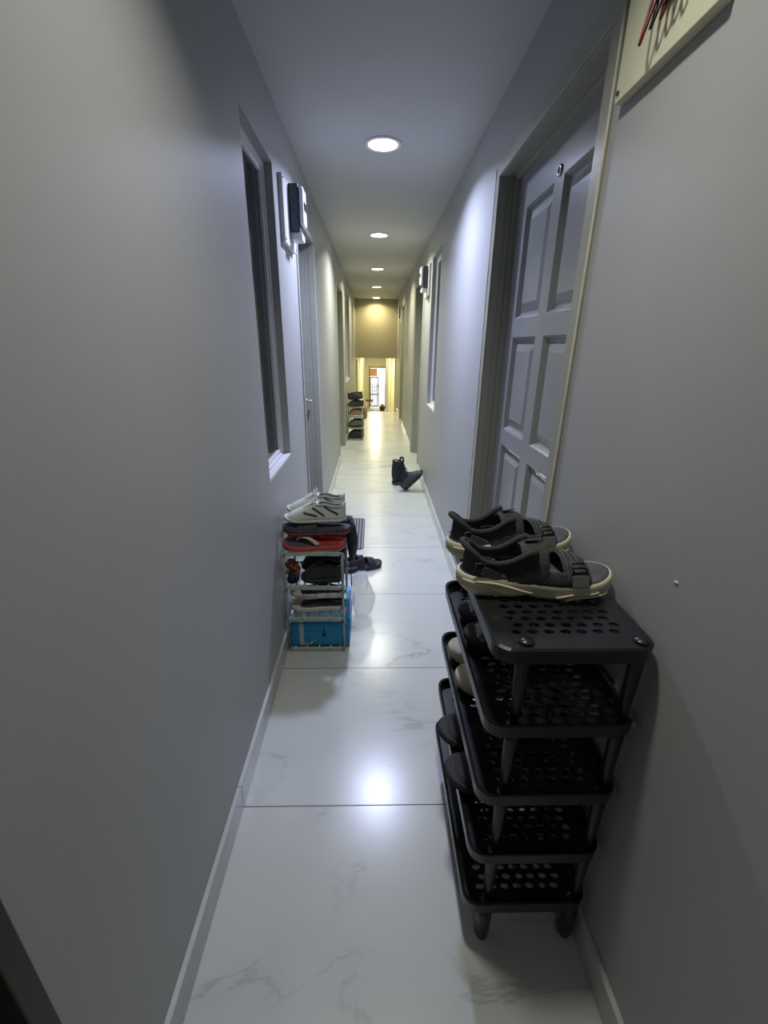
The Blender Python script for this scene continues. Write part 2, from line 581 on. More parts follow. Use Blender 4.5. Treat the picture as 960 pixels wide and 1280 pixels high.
# ------------------------------------------------------------------ doors
def door(name, side, y0, y1, ztop, far_handle=False, rec=0.078, panels=True, meter=False, leafmat='doorg', fw=0.035, hand_near=True):
    """side +1: in the right wall, -1: in the left wall.  Local x points from the wall face into the recess."""
    xw = XR if side > 0 else XL
    r = struct(thing(name, None, None, (xw, (y0 + y1) / 2, 0)))
    w = (y1 - y0) / 2

    def bx(bm, d0, d1, a, b, z0, z1, mi=0):
        X0, X1 = sorted((d0 * side, d1 * side))
        box(bm, X0, X1, a, b, z0, z1, mi)
    # casing: outer lip a little proud of the wall, stepped inwards to the leaf
    bm = bmesh.new()
    for s in (-1, 1):
        e = w * s
        def seg(d0, d1, t0, t1):
            a, b = sorted((e + t0 * s, e - t1 * s))
            bx(bm, d0, d1, a, b, 0, ztop - t1)
        seg(-0.006, 0.0, 0.006, fw)
        seg(0.0, 0.030, 0.0, fw + 0.003)
        seg(0.030, 0.056, 0.0, fw)
        seg(0.056, rec + 0.03, 0.0, fw + 0.012)
    for d0, d1, t0, t1 in ((-0.006, 0.0, 0.006, fw), (0.0, 0.030, 0.0, fw + 0.003), (0.030, 0.056, 0.0, fw), (0.056, rec + 0.03, 0.0, fw + 0.012)):
        bx(bm, d0, d1, -w - t0, w + t0, ztop - t1, ztop + t0)
    link('door_frame', bm, 'framep', r, bevel=0.0015)
    # caulk bead along the casing
    bm = bmesh.new()
    for s in (-1, 1):
        p = []
        for i in range(26):
            z = 0.09 + i * (ztop - 0.10) / 25
            p.append(((-0.006) * side, s * (w + 0.004 + rnd.uniform(-0.0012, 0.0012)), z))
        tube(bm, p, [0.0022 + rnd.uniform(0, 0.0016) for _ in p], 6)
    link('caulk_bead', bm, 'caulk', r)
    # leaf: stiles and rails around sunk raised panels
    lw = w - fw - 0.008
    ztl = ztop - fw - 0.008
    bm = bmesh.new()
    rows = [(0.20, 0.915), (0.985, 1.360), (1.430, 1.815)]
    rows = [(a * ztl / 1.94, b * ztl / 1.94) for a, b in rows]
    st, mu = 0.115 * lw / 0.42, 0.040
    ylist = [-lw, -lw + st, -mu, mu, lw - st, lw]
    # rails/stiles
    zl = [0.006]
    for a, b in rows:
        zl += [a, b]
    zl.append(ztl)
    D0 = rec
    for i in range(5):
        for j in range(len(zl) - 1):
            ispanel = (i in (1, 3)) and (j in (1, 3, 5))
            if not ispanel:
                bx(bm, D0, D0 + 0.036, ylist[i], ylist[i + 1], zl[j], zl[j + 1])
    bmesh.ops.remove_doubles(bm, verts=bm.verts, dist=1e-5)
    seen = {}
    for f in bm.faces:
        kk = tuple(round(v, 4) for v in f.calc_center_median())
        seen.setdefault(kk, []).append(f)
    bmesh.ops.delete(bm, geom=[f for fs in seen.values() if len(fs) > 1 for f in fs], context='FACES')
    for i in (1, 3):
        for j in (1, 3, 5):
            a, b, z0, z1 = ylist[i], ylist[i + 1], zl[j], zl[j + 1]
            def rect(ins, dep):
                return [((D0 + dep) * side, y, z) for y, z in ((a + ins, z0 + ins), (b - ins, z0 + ins), (b - ins, z1 - ins), (a + ins, z1 - ins))]
            rings = [rect(0, 0.0), rect(0.006, 0.006), rect(0.012, 0.016), rect(0.020, 0.018), rect(0.052, 0.005), rect(0.058, 0.005)]
            R = [[bm.verts.new(p) for p in q] for q in rings]
            for A, B in zip(R[:-1], R[1:]):
                for k2 in range(4):
                    vs = (A[k2], A[(k2 + 1) % 4], B[(k2 + 1) % 4], B[k2])
                    bm.faces.new(vs if side < 0 else tuple(reversed(vs)))
            bm.faces.new(R[-1] if side < 0 else list(reversed(R[-1])))
    lf = link('door_leaf', bm, leafmat, r, bevel=0.0012)
    hy = -lw + 0.05 if hand_near else lw - 0.05
    # peephole
    bm = bmesh.new()
    pts = [((D0 - 0.003) * side, 0.013 * cos(a), 1.835 * ztl / 1.94 + 0.013 * sin(a)) for a in [i * pi / 10 for i in range(20)]]
    tube(bm, pts, 0.0035, 8, closed=True)
    link('peephole', bm, 'brass', r)
    # lever handle on a rose, lock cylinder above
    bm = bmesh.new()
    zc = 0.945
    def rose(zc, rr, dep):
        n = 20
        A = [((D0 - 0.0) * side, hy + rr * cos(2 * pi * k / n), zc + rr * sin(2 * pi * k / n)) for k in range(n)]
        B = [((D0 - dep) * side, hy + rr * 0.92 * cos(2 * pi * k / n), zc + rr * 0.92 * sin(2 * pi * k / n)) for k in range(n)]
        loft(bm, [A, B])
    rose(zc, 0.026, 0.008)
    q = 1 if hand_near else -1
    tube(bm, [((D0 - 0.005) * side, hy, zc), ((D0 - 0.045) * side, hy, zc)], 0.009, 10)
    tube(bm, smoothpts([((D0 - 0.040) * side, hy, zc), ((D0 - 0.048) * side, hy + q * 0.02, zc), ((D0 - 0.046) * side, hy + q * 0.06, zc + 0.002), ((D0 - 0.042) * side, hy + q * 0.105, zc - 0.004)]), 0.008, 10)
    link('door_handle', bm, 'brass', r)
    bm = bmesh.new()
    rose(1.075, 0.013, 0.006)
    link('keyhole', bm, 'brass', r)
    for hz in (0.28, 1.0, 1.70):
        bm = bmesh.new()
        yy = (lw + 0.003) * (1 if hand_near else -1)
        tube(bm, [((D0 - 0.006) * side, yy, hz - 0.05), ((D0 - 0.006) * side, yy, hz + 0.05)], 0.006, 8)
        link('hinge', bm, 'hinge', r)
    return r
door('door_2', 1, 1.135, 2.095, 1.990, fw=0.047)
door('door_3', -1, 2.585, 3.28, 1.955, hand_near=False, fw=0.025)
door('door_4', -1, 5.10, 6.08, 1.965, hand_near=True)
door('door_5', 1, 4.78, 5.70, 1.985)
door('door_6', 1, 7.72, 8.56, 1.985)
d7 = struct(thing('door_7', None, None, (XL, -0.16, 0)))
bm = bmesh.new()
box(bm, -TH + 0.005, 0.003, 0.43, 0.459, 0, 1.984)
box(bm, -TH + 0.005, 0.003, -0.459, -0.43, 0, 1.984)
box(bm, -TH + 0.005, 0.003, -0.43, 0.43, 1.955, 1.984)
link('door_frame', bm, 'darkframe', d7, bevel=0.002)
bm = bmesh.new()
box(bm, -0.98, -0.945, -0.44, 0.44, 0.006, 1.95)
link('dark_room_back', bm, 'metercase', d7)  # back panel coloured dark to stand in for the unlit room
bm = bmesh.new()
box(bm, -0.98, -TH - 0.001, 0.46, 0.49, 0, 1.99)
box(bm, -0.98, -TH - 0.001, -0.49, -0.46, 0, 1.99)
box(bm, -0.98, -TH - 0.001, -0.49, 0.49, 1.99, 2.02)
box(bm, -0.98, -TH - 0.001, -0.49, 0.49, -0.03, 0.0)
link('dark_room', bm, 'metercase', d7)  # box round the opening, the room's darkness put into its colour

# ------------------------------------------------------------------ windows
def window(name, side, y0, y1, z0, z1):
    xw = XR if side > 0 else XL
    r = struct(thing(name, None, None, (xw, (y0 + y1) / 2, z0)))
    w = (y1 - y0) / 2
    h = z1 - z0

    def bx(bm, d0, d1, a, b, zz0, zz1):
        X0, X1 = sorted((d0 * side, d1 * side))
        box(bm, X0, X1, a, b, zz0, zz1)
    for nm, off, dd0, dd1, t in (('window_frame', 0.0, 0.032, 0.075, 0.020), ('window_sash', 0.020, 0.040, 0.070, 0.018)):
        bm = bmesh.new()
        a, b, c, d2 = -w + off, w - off, 0.0 + off, h - off
        bx(bm, dd0, dd1, a, a + t, c, d2)
        bx(bm, dd0, dd1, b - t, b, c, d2)
        bx(bm, dd0, dd1, a + t, b - t, c, c + t)
        bx(bm, dd0, dd1, a + t, b - t, d2 - t, d2)
        link(nm, bm, 'alu', r, bevel=0.003)
    bm = bmesh.new()
    bx(bm, 0.052, 0.057, -w + 0.03, w - 0.03, 0.03, h - 0.03)
    link('window_pane', bm, 'glass', r)
    bm = bmesh.new()
    bx(bm, 0.0005, 0.031, -w + 0.001, w - 0.001, -0.004, 0.012)
    link('window_sill', bm, 'sill', r, bevel=0.002)
    # black sheet behind the pane, its colour standing in for the unlit room
    bm = bmesh.new()
    bx(bm, 0.159, 0.165, -w - 0.02, w + 0.02, -0.02, h + 0.02)
    link('window_backing', bm, 'wirek', r)
window('window_1', -1, 1.64, 2.09, 0.815, 1.985)
window('window_2', 1, 3.64, 4.17, 0.805, 2.01)
window('window_3', -1, 6.62, 7.62, 0.80, 2.00)

# ------------------------------------------------------------------ electric meters on boards
def meter(label, side, yb0, yb1, zb0, zb1, ym, zm0, zm1, dep=0.075, mw=0.10, bmat='boardw', wires=0, bulb=True):
    xw = XR if side > 0 else XL
    r = thing('electric_meter', label, 'electric meter', (xw, yb0, zb0), group='electric meters on boards beside the doors')

    def bx(bm, d0, d1, a, b, z0, z1):
        X0, X1 = sorted((-d0 * side, -d1 * side))
        box(bm, X0, X1, a - yb0, b - yb0, z0 - zb0, z1 - zb0)
    bm = bmesh.new()
    bx(bm, 0.0005, 0.020, yb0, yb1, zb0, zb1)
    link('mounting_board', bm, bmat, r, bevel=0.0015)
    bm = bmesh.new()
    bx(bm, 0.0205, dep - 0.02, ym, ym + mw, zm0, zm1)
    link('meter_case', bm, 'metercase', r, bevel=0.006)
    bm = bmesh.new()
    bx(bm, dep - 0.0195, dep, ym + 0.006, ym + mw - 0.006, zm0 + 0.03, zm1 - 0.008)
    link('meter_cover', bm, 'meterface', r, bevel=0.008)
    bm = bmesh.new()
    bx(bm, dep + 0.0005, dep + 0.003, ym + 0.02, ym + mw - 0.02, zm0 + 0.09, zm0 + 0.12)
    link('meter_display', bm, 'glass', r)
    bm = bmesh.new()
    bx(bm, 0.0205, dep - 0.012, ym + 0.01, ym + mw - 0.01, zm0 - 0.03, zm0 - 0.001)
    link('terminal_block', bm, 'meterface', r, bevel=0.004)
    for yy in (yb0 + 0.012, yb1 - 0.012):
        for zz in (zb0 + 0.014, zb1 - 0.014):
            bm = bmesh.new()
            c = Vector((-0.021 * side, yy - yb0, zz - zb0))
            tube(bm, [c, c + Vector((-0.002 * side, 0, 0))], 0.0042, 8)
            link('screw', bm, 'screw', r)
    for i in range(wires):
        y = ym + mw * (0.1 + 0.8 * i / max(1, wires - 1))
        drop = (0.030, 0.040, 0.035, 0.052, 0.055, 0.068)[i % 6]
        d = 0.024 + 0.005 * (i % 3)
        dy = 0.028
        pts = smoothpts([(-d * side, y - yb0, zm0 - zb0 - 0.028), (-(d + 0.012) * side, y - yb0 + 0.004, zm0 - zb0 - 0.03 - drop * 0.7),
                         (-(d + 0.015) * side, y - yb0 + dy * 0.5, zm0 - zb0 - 0.034 - drop), (-(d + 0.004) * side, y - yb0 + dy, zm0 - zb0 - 0.03 - drop * 0.6),
                         (-0.030 * side, y - yb0 + dy, zm0 - zb0 - 0.02)], 3)
        bm = bmesh.new()
        tube(bm, pts, 0.0026, 8)
        link('wire', bm, 'wirer' if i % 2 == 1 else 'wirek', r)
    return r
meter('blue grey cased electric meter on a white board beside the near left window', -1, 2.19, 2.47, 1.735, 1.985, 2.315, 1.80, 1.985, 0.085, 0.11)
meter('electric meter on the right wall, between the far window and an open doorway', 1, 4.26, 4.56, 1.74, 1.99, 4.30, 1.80, 1.975, 0.085, 0.13)
meter('farthest electric meter, small white unit high on the right wall near the brown end wall', 1, 8.62, 8.90, 1.70, 2.02, 8.66, 1.78, 1.98, 0.06, 0.18)
meter('cream board with dangling red and black wires, upper right, beside the nearest grey door', 1, 0.800, 1.085, 1.770, 2.06, 0.842, 1.895, 2.05, 0.07, 0.115, 'board', wires=6)

# plaster chip on the right wall
bm = bmesh.new()
lathe(bm, [(0.0, 0), (0.006, 0.0005), (0.004, 0.002), (0.0, 0.0025)], 9)
o = link('wall_chip', bm, 'caulk')
o.rotation_euler = (0, -pi / 2, 0)
o.scale = (0.4, 0.9, 1)
o.location = (XR - 0.0002, 0.611, 0.965)
tag(o, 'tiny pale plaster chip on the right wall above the black rack', 'plaster chip')

# ------------------------------------------------------------------ footwear
def outline(L, W, n=28, toe=1.0, waist=0.8, heelw=0.72):
    """closed footprint, heel at x=0, toe at x=L; half width as a function of x"""
    def hw(t):
        base = sqrt(max(0, 1 - ((t - 0.5) / 0.5) ** 4)) if toe else 1
        if t < 0.16:
            base = sqrt(max(0, 1 - ((0.16 - t) / 0.16) ** 2.2))
        elif t > 0.78:
            base = sqrt(max(0, 1 - ((t - 0.78) / 0.22) ** 2.1))
        else:
            base = 1
        prof = heelw + (waist - heelw) * min(1, max(0, (t - 0.15) / 0.25)) ** 1.5
        if t > 0.40:
            s = min(1, (t - 0.40) / 0.28)
            s = s * s * (3 - 2 * s)
            prof = waist + (1 - waist) * s
        return base * prof * W / 2
    return hw

def footring(L, W, z, ins=0.0, zfun=None, n=22, curve=0.0, **kw):
    hw = outline(L, W, **kw)
    ts = [0.5 - 0.5 * cos(pi * k / n) for k in range(n + 1)]
    top, bot = [], []
    for t in ts:
        x = ins + t * (L - 2 * ins)
        h = hw(t) * (1 - 2 * ins / W)
        cy = curve * sin(pi * max(0, (t - 0.3)) / 0.7) if t > 0.3 else 0
        zz = z + (zfun(t) if zfun else 0)
        top.append((x, cy + h, zz))
        bot.append((x, cy - h, zz))
    return bot + list(reversed(top))[1:-1]

def sole(parent, L, W, h, m, toespring=0.012, heel=0.0, ground=0.0, name='sole', flare=0.004, outs=True, curve=0.0):
    zf = lambda t: toespring * max(0, (t - 0.72) / 0.28) ** 2 + 0.006 * max(0, (0.12 - t) / 0.12) ** 2
    zt = lambda t: zf(t) * 0.8 + heel * max(0, (0.55 - t) / 0.55)
    bm = bmesh.new()
    kw = dict(curve=curve)
    rings = [footring(L, W, ground + 0.003, 0.006, zf, **kw), footring(L, W, ground + 0.006, 0.002, zf, **kw),
             footring(L, W, ground + h * 0.35, -0.001, zt, **kw), footring(L, W, ground + h * 0.55, 0.001, zt, **kw),
             footring(L, W, ground + h * 0.8, -flare * 0.3, zt, **kw), footring(L, W, ground + h, 0.002, zt, **kw), footring(L, W, ground + h * 1.02, 0.007, zt, **kw)]
    loft(bm, rings)
    s = link(name, bm, m, parent, smooth=True)
    if outs:
        bm = bmesh.new()
        loft(bm, [footring(L, W, ground + 0.0, 0.010, zf, **kw), footring(L, W, ground + 0.0045, 0.005, zf, **kw)])
        link('outsole', bm, 'outsole', parent)
    return s

def band(bm, L, W, t0, t1, h, zb, n=14, th=0.0035, curve=0.0, flat=1.0, a0=0.0, a1=1.0, skew=0.0, ins=0.004, nt=3, mi=0):
    """strap arching over the foot between stations t0 and t1"""
    hw = outline(L, W)
    G = []
    for j in range(nt + 1):
        row = []
        for i in range(n + 1):
            u = a0 + (a1 - a0) * i / n
            ang = pi * u
            t = t0 + (t1 - t0) * j / nt + skew * (u - 0.5)
            w = hw(min(0.93, max(0.07, t))) - ins
            cy = curve * sin(pi * (t - 0.3) / 0.7) if t > 0.3 else 0
            hh = h(t, u) if callable(h) else h
            y = cy - w * cos(ang)
            z = zb + hh * (sin(ang) ** flat)
            row.append((t * L, y, z))
        G.append(row)
    sheet(bm, G, th, mi)

def sheet(bm, G, th, mi=0):
    """solid sheet from a grid of points"""
    nr, nc = len(G), len(G[0])
    P = [[Vector(p) for p in r] for r in G]
    Nn = [[None] * nc for _ in range(nr)]
    for j in range(nr):
        for i in range(nc):
            du = P[j][min(i + 1, nc - 1)] - P[j][max(i - 1, 0)]
            dv = P[min(j + 1, nr - 1)][i] - P[max(j - 1, 0)][i]
            nn = du.cross(dv)
            Nn[j][i] = nn.normalized() if nn.length > 1e-9 else Vector((0, 0, 1))
    A = [[bm.verts.new(P[j][i] + Nn[j][i] * th / 2) for i in range(nc)] for j in range(nr)]
    B = [[bm.verts.new(P[j][i] - Nn[j][i] * th / 2) for i in range(nc)] for j in range(nr)]
    def f(*v):
        try:
            q = bm.faces.new(v)
            q.material_index = mi
            q.smooth = True
        except ValueError:
            pass
    for j in range(nr - 1):
        for i in range(nc - 1):
            f(A[j][i], A[j][i + 1], A[j + 1][i + 1], A[j + 1][i])
            f(B[j][i], B[j + 1][i], B[j + 1][i + 1], B[j][i + 1])
    for i in range(nc - 1):
        f(A[0][i], B[0][i], B[0][i + 1], A[0][i + 1])
        f(A[-1][i], A[-1][i + 1], B[-1][i + 1], B[-1][i])
    for j in range(nr - 1):
        f(A[j][0], A[j + 1][0], B[j + 1][0], B[j][0])
        f(A[j][-1], B[j][-1], B[j + 1][-1], A[j + 1][-1])

def heelwrap(bm, L, W, tmax, z0, z1, n=26, th=0.006, lean=0.004, ins=0.006, dip=0.0, mi=0, t_side0=None):
    """band round the heel from station tmax on one side to tmax on the other; z0/z1 are functions of t"""
    hw = outline(L, W)
    path = []
    m = n // 2
    for k in range(m, -1, -1):
        t = tmax * (k / m) ** 1.6
        path.append((t, -1))
    for k in range(1, m + 1):
        t = tmax * (k / m) ** 1.6
        path.append((t, 1))
    G = []
    for j in range(5):
        v = j / 4
        row = []
        for t, s in path:
            tt = max(t, 0.0)
            w = hw(max(0.0, tt)) * 0.96
            x = ins + tt * (L - ins)
            a, b = z0(tt), z1(tt)
            z = a + (b - a) * v
            k = 1 - lean * v * 10 * 0.3
            row.append((x + 0.006 * v * (1 - min(1, tt * 8)), s * max(0.001 if tt == 0 else 0, w * k - ins * 0.4), z))
        G.append(row)
    sheet(bm, G, th, mi)

def tabbox(bm, c, u, v, n, a, b, h, mi=0):
    c, u, v, n = Vector(c), Vector(u).normalized(), Vector(v).normalized(), Vector(n).normalized()
    vs = []
    for i in (-1, 1):
        for j in (-1, 1):
            for k in (0, 1):
                vs.append(bm.verts.new(c + u * a / 2 * i + v * b / 2 * j + n * h * k))
    for q in [(0, 1, 3, 2), (4, 6, 7, 5), (0, 4, 5, 1), (2, 3, 7, 6), (0, 2, 6, 4), (1, 5, 7, 3)]:
        bm.faces.new([vs[i] for i in q]).material_index = mi

def sport_sandal(label, loc, rz, mirror=1):
    L, W, H = 0.315, 0.112, 0.036
    r = thing('sandal', label, 'sandal', loc, rz, 'beige-soled sports sandals on top of the black rack')
    # thick wavy sole flaring at the heel
    zf = lambda t: 0.014 * max(0, (t - 0.72) / 0.28) ** 2 + 0.010 * max(0, (0.14 - t) / 0.14) ** 2 + (0.006 if 0.38 < t < 0.5 else 0) * sin(pi * (t - 0.38) / 0.12)
    zt = lambda t: 0.012 * max(0, (t - 0.75) / 0.25) ** 2 + 0.010 * max(0, (0.5 - t) / 0.5)
    bm = bmesh.new()
    rings = [footring(L, W, 0.0, 0.014, zf), footring(L, W, 0.003, 0.008, zf), footring(L, W, H * 0.35, 0.001, zt),
             footring(L, W, H * 0.5, 0.0035, zt), footring(L, W, H * 0.62, 0.0, zt), footring(L, W, H * 0.95, 0.001, zt), footring(L, W, H * 1.04, 0.004, zt), footring(L, W, H * 0.98, 0.008, zt)]
    loft(bm, rings)
    so = link('sole', bm, 'sole', r, smooth=True)
    so['label'] = 'beige rubber sole'
    # moulded ridges along the side of the sole
    hw = outline(L, W)
    for s in (-1, 1):
        for t0, t1, za, zb in ((0.03, 0.30, 0.030, 0.014), (0.10, 0.46, 0.032, 0.018), (0.60, 0.86, 0.010, 0.024), (0.66, 0.93, 0.006, 0.018)):
            pts = []
            for k in range(11):
                u = k / 10
                t = t0 + (t1 - t0) * u
                pts.append((t * L, s * (hw(t) + 0.0006), za + (zb - za) * u + 0.003 * sin(u * pi * 1.5) + zt(t) * 0.6))
            bm = bmesh.new()
            tube(bm, pts, 0.0022, 6)
            link('sole_ridge', bm, 'sole', r, smooth=True)
    bm = bmesh.new()
    loft(bm, [footring(L, W, H * 0.96, 0.007, zt), footring(L, W, H * 1.05, 0.0075, zt), footring(L, W, H * 1.07, 0.014, zt), footring(L, W, H * 1.06, 0.040, zt)])
    link('footbed', bm, 'foot', r, smooth=True)
    zb = H * 0.95
    # heel counter with padded collar rising to the instep
    def z1(t):
        return zb + 0.060 + 0.012 * max(0, 1 - (t / 0.12) ** 2) - 0.022 * sin(pi * min(1, t / 0.42)) + 0.006 * max(0, (t - 0.30) / 0.14)
    bm = bmesh.new()
    heelwrap(bm, L, W, 0.46, lambda t: zb + 0.002 + 0.020 * max(0, sin(pi * min(1, max(0, (t - 0.02) / 0.30)))) , z1, ins=0.012)
    link('heel_strap', bm, 'suede', r, smooth=True, sub=1)
    bm = bmesh.new()
    m = 14
    pts = [((0.008 + 0.46 * (k / m) ** 1.6 * (L - 0.01)), -(hw(0.46 * (k / m) ** 1.6) * 0.86 - 0.002), z1(0.46 * (k / m) ** 1.6)) for k in range(m, -1, -1)]
    pts += [(p[0], -p[1], p[2]) for p in reversed(pts[:-1])]
    tube(bm, pts, 0.0065, 8)
    link('padded_collar', bm, 'suede', r, smooth=True)
    # instep strap and broad toe strap
    bm = bmesh.new()
    band(bm, L, W, 0.385, 0.56, 0.070, zb - 0.004, th=0.007, skew=0.02, flat=0.85)
    link('instep_strap', bm, 'strap', r, smooth=True, sub=1)
    bm = bmesh.new()
    band(bm, L, W, 0.635, 0.815, lambda t, u: 0.050 - 0.075 * (t - 0.63), zb - 0.004, th=0.006, skew=0.0)
    link('toe_strap', bm, 'strap', r, smooth=True, sub=1)
    # lower webbing running along the side between the straps
    for s in (0, 1):
        bm = bmesh.new()
        band(bm, L, W, 0.30, 0.74, 0.048, zb - 0.003, th=0.007, a0=0.02 if s == 0 else 0.80, a1=0.20 if s == 0 else 0.98, n=5, nt=8)
        link('side_strap', bm, 'strap', r, smooth=True)
    # stitched rows on the webbing
    bm = bmesh.new()
    for tq in (0.66, 0.70, 0.74):
        pts = [(tq * L, -(hw(tq) - 0.001) * cos(pi * u), zb + (0.050 - 0.075 * (tq - 0.63)) * sin(pi * u) + 0.0015) for u in [0.05 + 0.04 * k for k in range(22)]]
        tube(bm, pts, 0.0010, 5)
    link('stitching', bm, 'greytab', r)
    # buckle and grey tab on the toe strap, tab on the instep, tab on the heel
    bm = bmesh.new()
    u = 0.20
    def on(t, u, h, out=0.004):
        w = hw(t) - 0.004
        a = pi * u
        n = Vector((0, -cos(a) / w, sin(a) / h)).normalized()
        p = Vector((t * L, -w * cos(a), zb - 0.004 + h * sin(a)))
        tang = Vector((0, w * sin(a), h * cos(a))).normalized()
        return p + n * out, n, tang
    p, n, tg = on(0.73, 0.27, 0.043)
    tabbox(bm, p, (1, 0, 0), tg, n, 0.034, 0.026, 0.004)
    o = link('buckle', bm, 'tabdk', r, bevel=0.002)
    bm = bmesh.new()
    for a_, b_ in ((-0.013, 0), (0.013, 0)):
        tube(bm, [p + Vector((a_, 0, 0)) - tg * 0.012 + n * 0.005, p + Vector((a_, 0, 0)) + tg * 0.012 + n * 0.005], 0.0022, 6)
    for k in range(3):
        q = tg * (-0.010 + 0.010 * k)
        tube(bm, [p + Vector((-0.013, 0, 0)) + q + n * 0.005, p + Vector((0.013, 0, 0)) + q + n * 0.005], 0.0016, 6)
    link('buckle_grid', bm, 'blackpl', r)
    bm = bmesh.new()
    p, n, tg = on(0.735, 0.11, 0.043)
    tabbox(bm, p, (1, 0, 0), tg, n, 0.032, 0.024, 0.0035)
    link('toe_tab', bm, 'greytab', r, bevel=0.0015)
    bm = bmesh.new()
    p, n, tg = on(0.475, 0.60, 0.070)
    tabbox(bm, p, (1, 0.2, 0), tg, n, 0.032, 0.038, 0.0035)
    link('instep_tab', bm, 'greytab', r, bevel=0.0015)
    bm = bmesh.new()
    p = Vector((0.20 * L, -(hw(0.20) - 0.005), zb + 0.018))
    tabbox(bm, p, (1, 0, -0.45), (0.4, 0, 1), (0, -1, 0.1), 0.040, 0.019, 0.004)
    link('heel_tab', bm, 'greytab', r, bevel=0.0015)
    bm = bmesh.new()
    p = Vector((0.115 * L, -(hw(0.115) - 0.006), zb + 0.030))
    tube(bm, [p + Vector((a, -0.004, b)) for a, b in ((-0.008, -0.008), (0.008, -0.002), (0.012, 0.010), (-0.004, 0.012))], 0.0018, 6, closed=True)
    link('heel_ring', bm, 'metercase', r)
    return r

def closed_shoe(parent, L, W, H, sh, m, open0=0.06, open1=0.48, collar=None, toeh=0.5, inn='gryin', mirror=1, lace=None, tong=True, th=0.004, zg=0.0):
    """upper of a low shoe: open at the ankle, rounded over the toes"""
    hw = outline(L, W)
    zs = zg + sh * 0.85
    def ht(t):
        if t < 0.30:
            return H - 0.012 * sin(pi * t / 0.30)
        if t < 0.52:
            u = (t - 0.30) / 0.22
            return H * (1 - 0.02 * u)
        u = (t - 0.52) / 0.48
        return H * (toeh + (1 - toeh) * (1 - u) ** 1.5) * sqrt(max(0.0, 1 - max(0, (u - 0.45) / 0.55) ** 2.4))
    nt, na = 22, 16
    bm = bmesh.new()
    grid = []
    for i in range(nt + 1):
        t = 0.5 - 0.5 * cos(pi * i / nt)
        t = 0.004 + t * 0.992
        w = max(0.0015, hw(t) - 0.004)
        h = max(0.002, ht(t) - sh * 0.85)
        row = []
        for k in range(na + 1):
            a = pi * k / na
            if t < open1:
                # steep side walls, leaning in slightly
                e = 0.55
            else:
                e = 0.8
            y = -w * (abs(cos(a)) ** e) * (1 if cos(a) >= 0 else -1)
            z = zs + h * sin(a) ** 0.9
            x = t * L
            row.append(bm.verts.new((x, y, z)))
        grid.append((t, row))
    for (t0, A), (t1, B) in zip(grid[:-1], grid[1:]):
        tm = (t0 + t1) / 2
        for k in range(na):
            km = (k + 0.5) / na
            if open0 < tm < open1 and 0.30 < km < 0.70:
                continue
            f = bm.faces.new((A[k], B[k], B[k + 1], A[k + 1]))
            f.smooth = True
    bm.faces.new([v for v in grid[0][1]])
    o = link('upper', bm, m, parent, smooth=True, solid=th)
    bm = bmesh.new()
    loft(bm, [footring(L, W, zs + 0.004, 0.010), footring(L, W, zs + 0.006, 0.012)])
    link('insole', bm, inn, parent)
    # rolled collar round the opening
    bm = bmesh.new()
    pts = []
    ts = [open0 + (open1 - open0) * k / 8 for k in range(9)]
    def rim(t, s):
        w = hw(t) - 0.004
        a = 0.31 * pi
        return (t * L, s * w * cos(a) ** 0.55, zs + (ht(t) - sh * 0.85) * sin(a) ** 0.9)
    pts = [rim(t, -1) for t in ts] + [rim(t, 1) for t in reversed(ts)]
    tube(bm, pts, 0.0048, 8, closed=True)
    link('collar', bm, inn, parent, smooth=True)
    if lace:
        bm = bmesh.new()
        for q in range(5):
            t = open1 + 0.01 + q * 0.042
            w = 0.018
            z = zs + (ht(t) - sh * 0.85) + 0.004
            tube(bm, smoothpts([(t * L, -w, z - 0.008), (t * L + 0.003, 0, z + 0.001), (t * L + 0.006, w, z - 0.008)]), 0.0024, 6)
            tube(bm, smoothpts([(t * L + 0.006, -w, z - 0.008), (t * L + 0.003, 0, z + 0.0035), (t * L, w, z - 0.008)]), 0.0024, 6)
        z = zs + ht(open1) - sh * 0.85 + 0.008
        for s in (-1, 1):
            tube(bm, smoothpts([(open1 * L, 0, z), (open1 * L + 0.008, s * 0.02, z + 0.01), (open1 * L + 0.02, s * 0.035, z), (open1 * L + 0.018, s * 0.02, z - 0.004), (open1 * L, 0, z)]), 0.002, 6)
        link('laces', bm, lace, parent)
    return o

def shoe(name, label, loc, rz, L=0.27, W=0.098, H=0.085, sh=0.026, m='blksho', sm='outsole', inn='blksho', lace=None, rx=0.0, ry=0.0, cat='shoe', group=None, toeh=0.5, trim=None, open1=0.48, stripes=None):
    r = thing(name, label, cat, loc, rz, group)
    r.rotation_euler = (rx, ry, rz)
    sole(r, L, W, sh, sm)
    closed_shoe(r, L, W, H, sh, m, inn=inn, lace=lace, toeh=toeh, open1=open1)
    if stripes:
        hw = outline(L, W)
        for s in (-1, 1):
            for (ta, za), (tb, zb_) in (((0.12, 0.040), (0.34, 0.072)), ((0.34, 0.034), (0.52, 0.070)), ((0.45, 0.032), (0.66, 0.052))):
                pts = []
                for k in range(7):
                    u = k / 6
                    t = ta + (tb - ta) * u
                    z = za + (zb_ - za) * u
                    pts.append((t * L, s * (hw(t) - 0.003 - max(0, z - 0.05) * 0.25), z))
                bm = bmesh.new()
                tube(bm, pts, 0.0035, 6)
                link('side_overlay', bm, stripes, r)
    return r

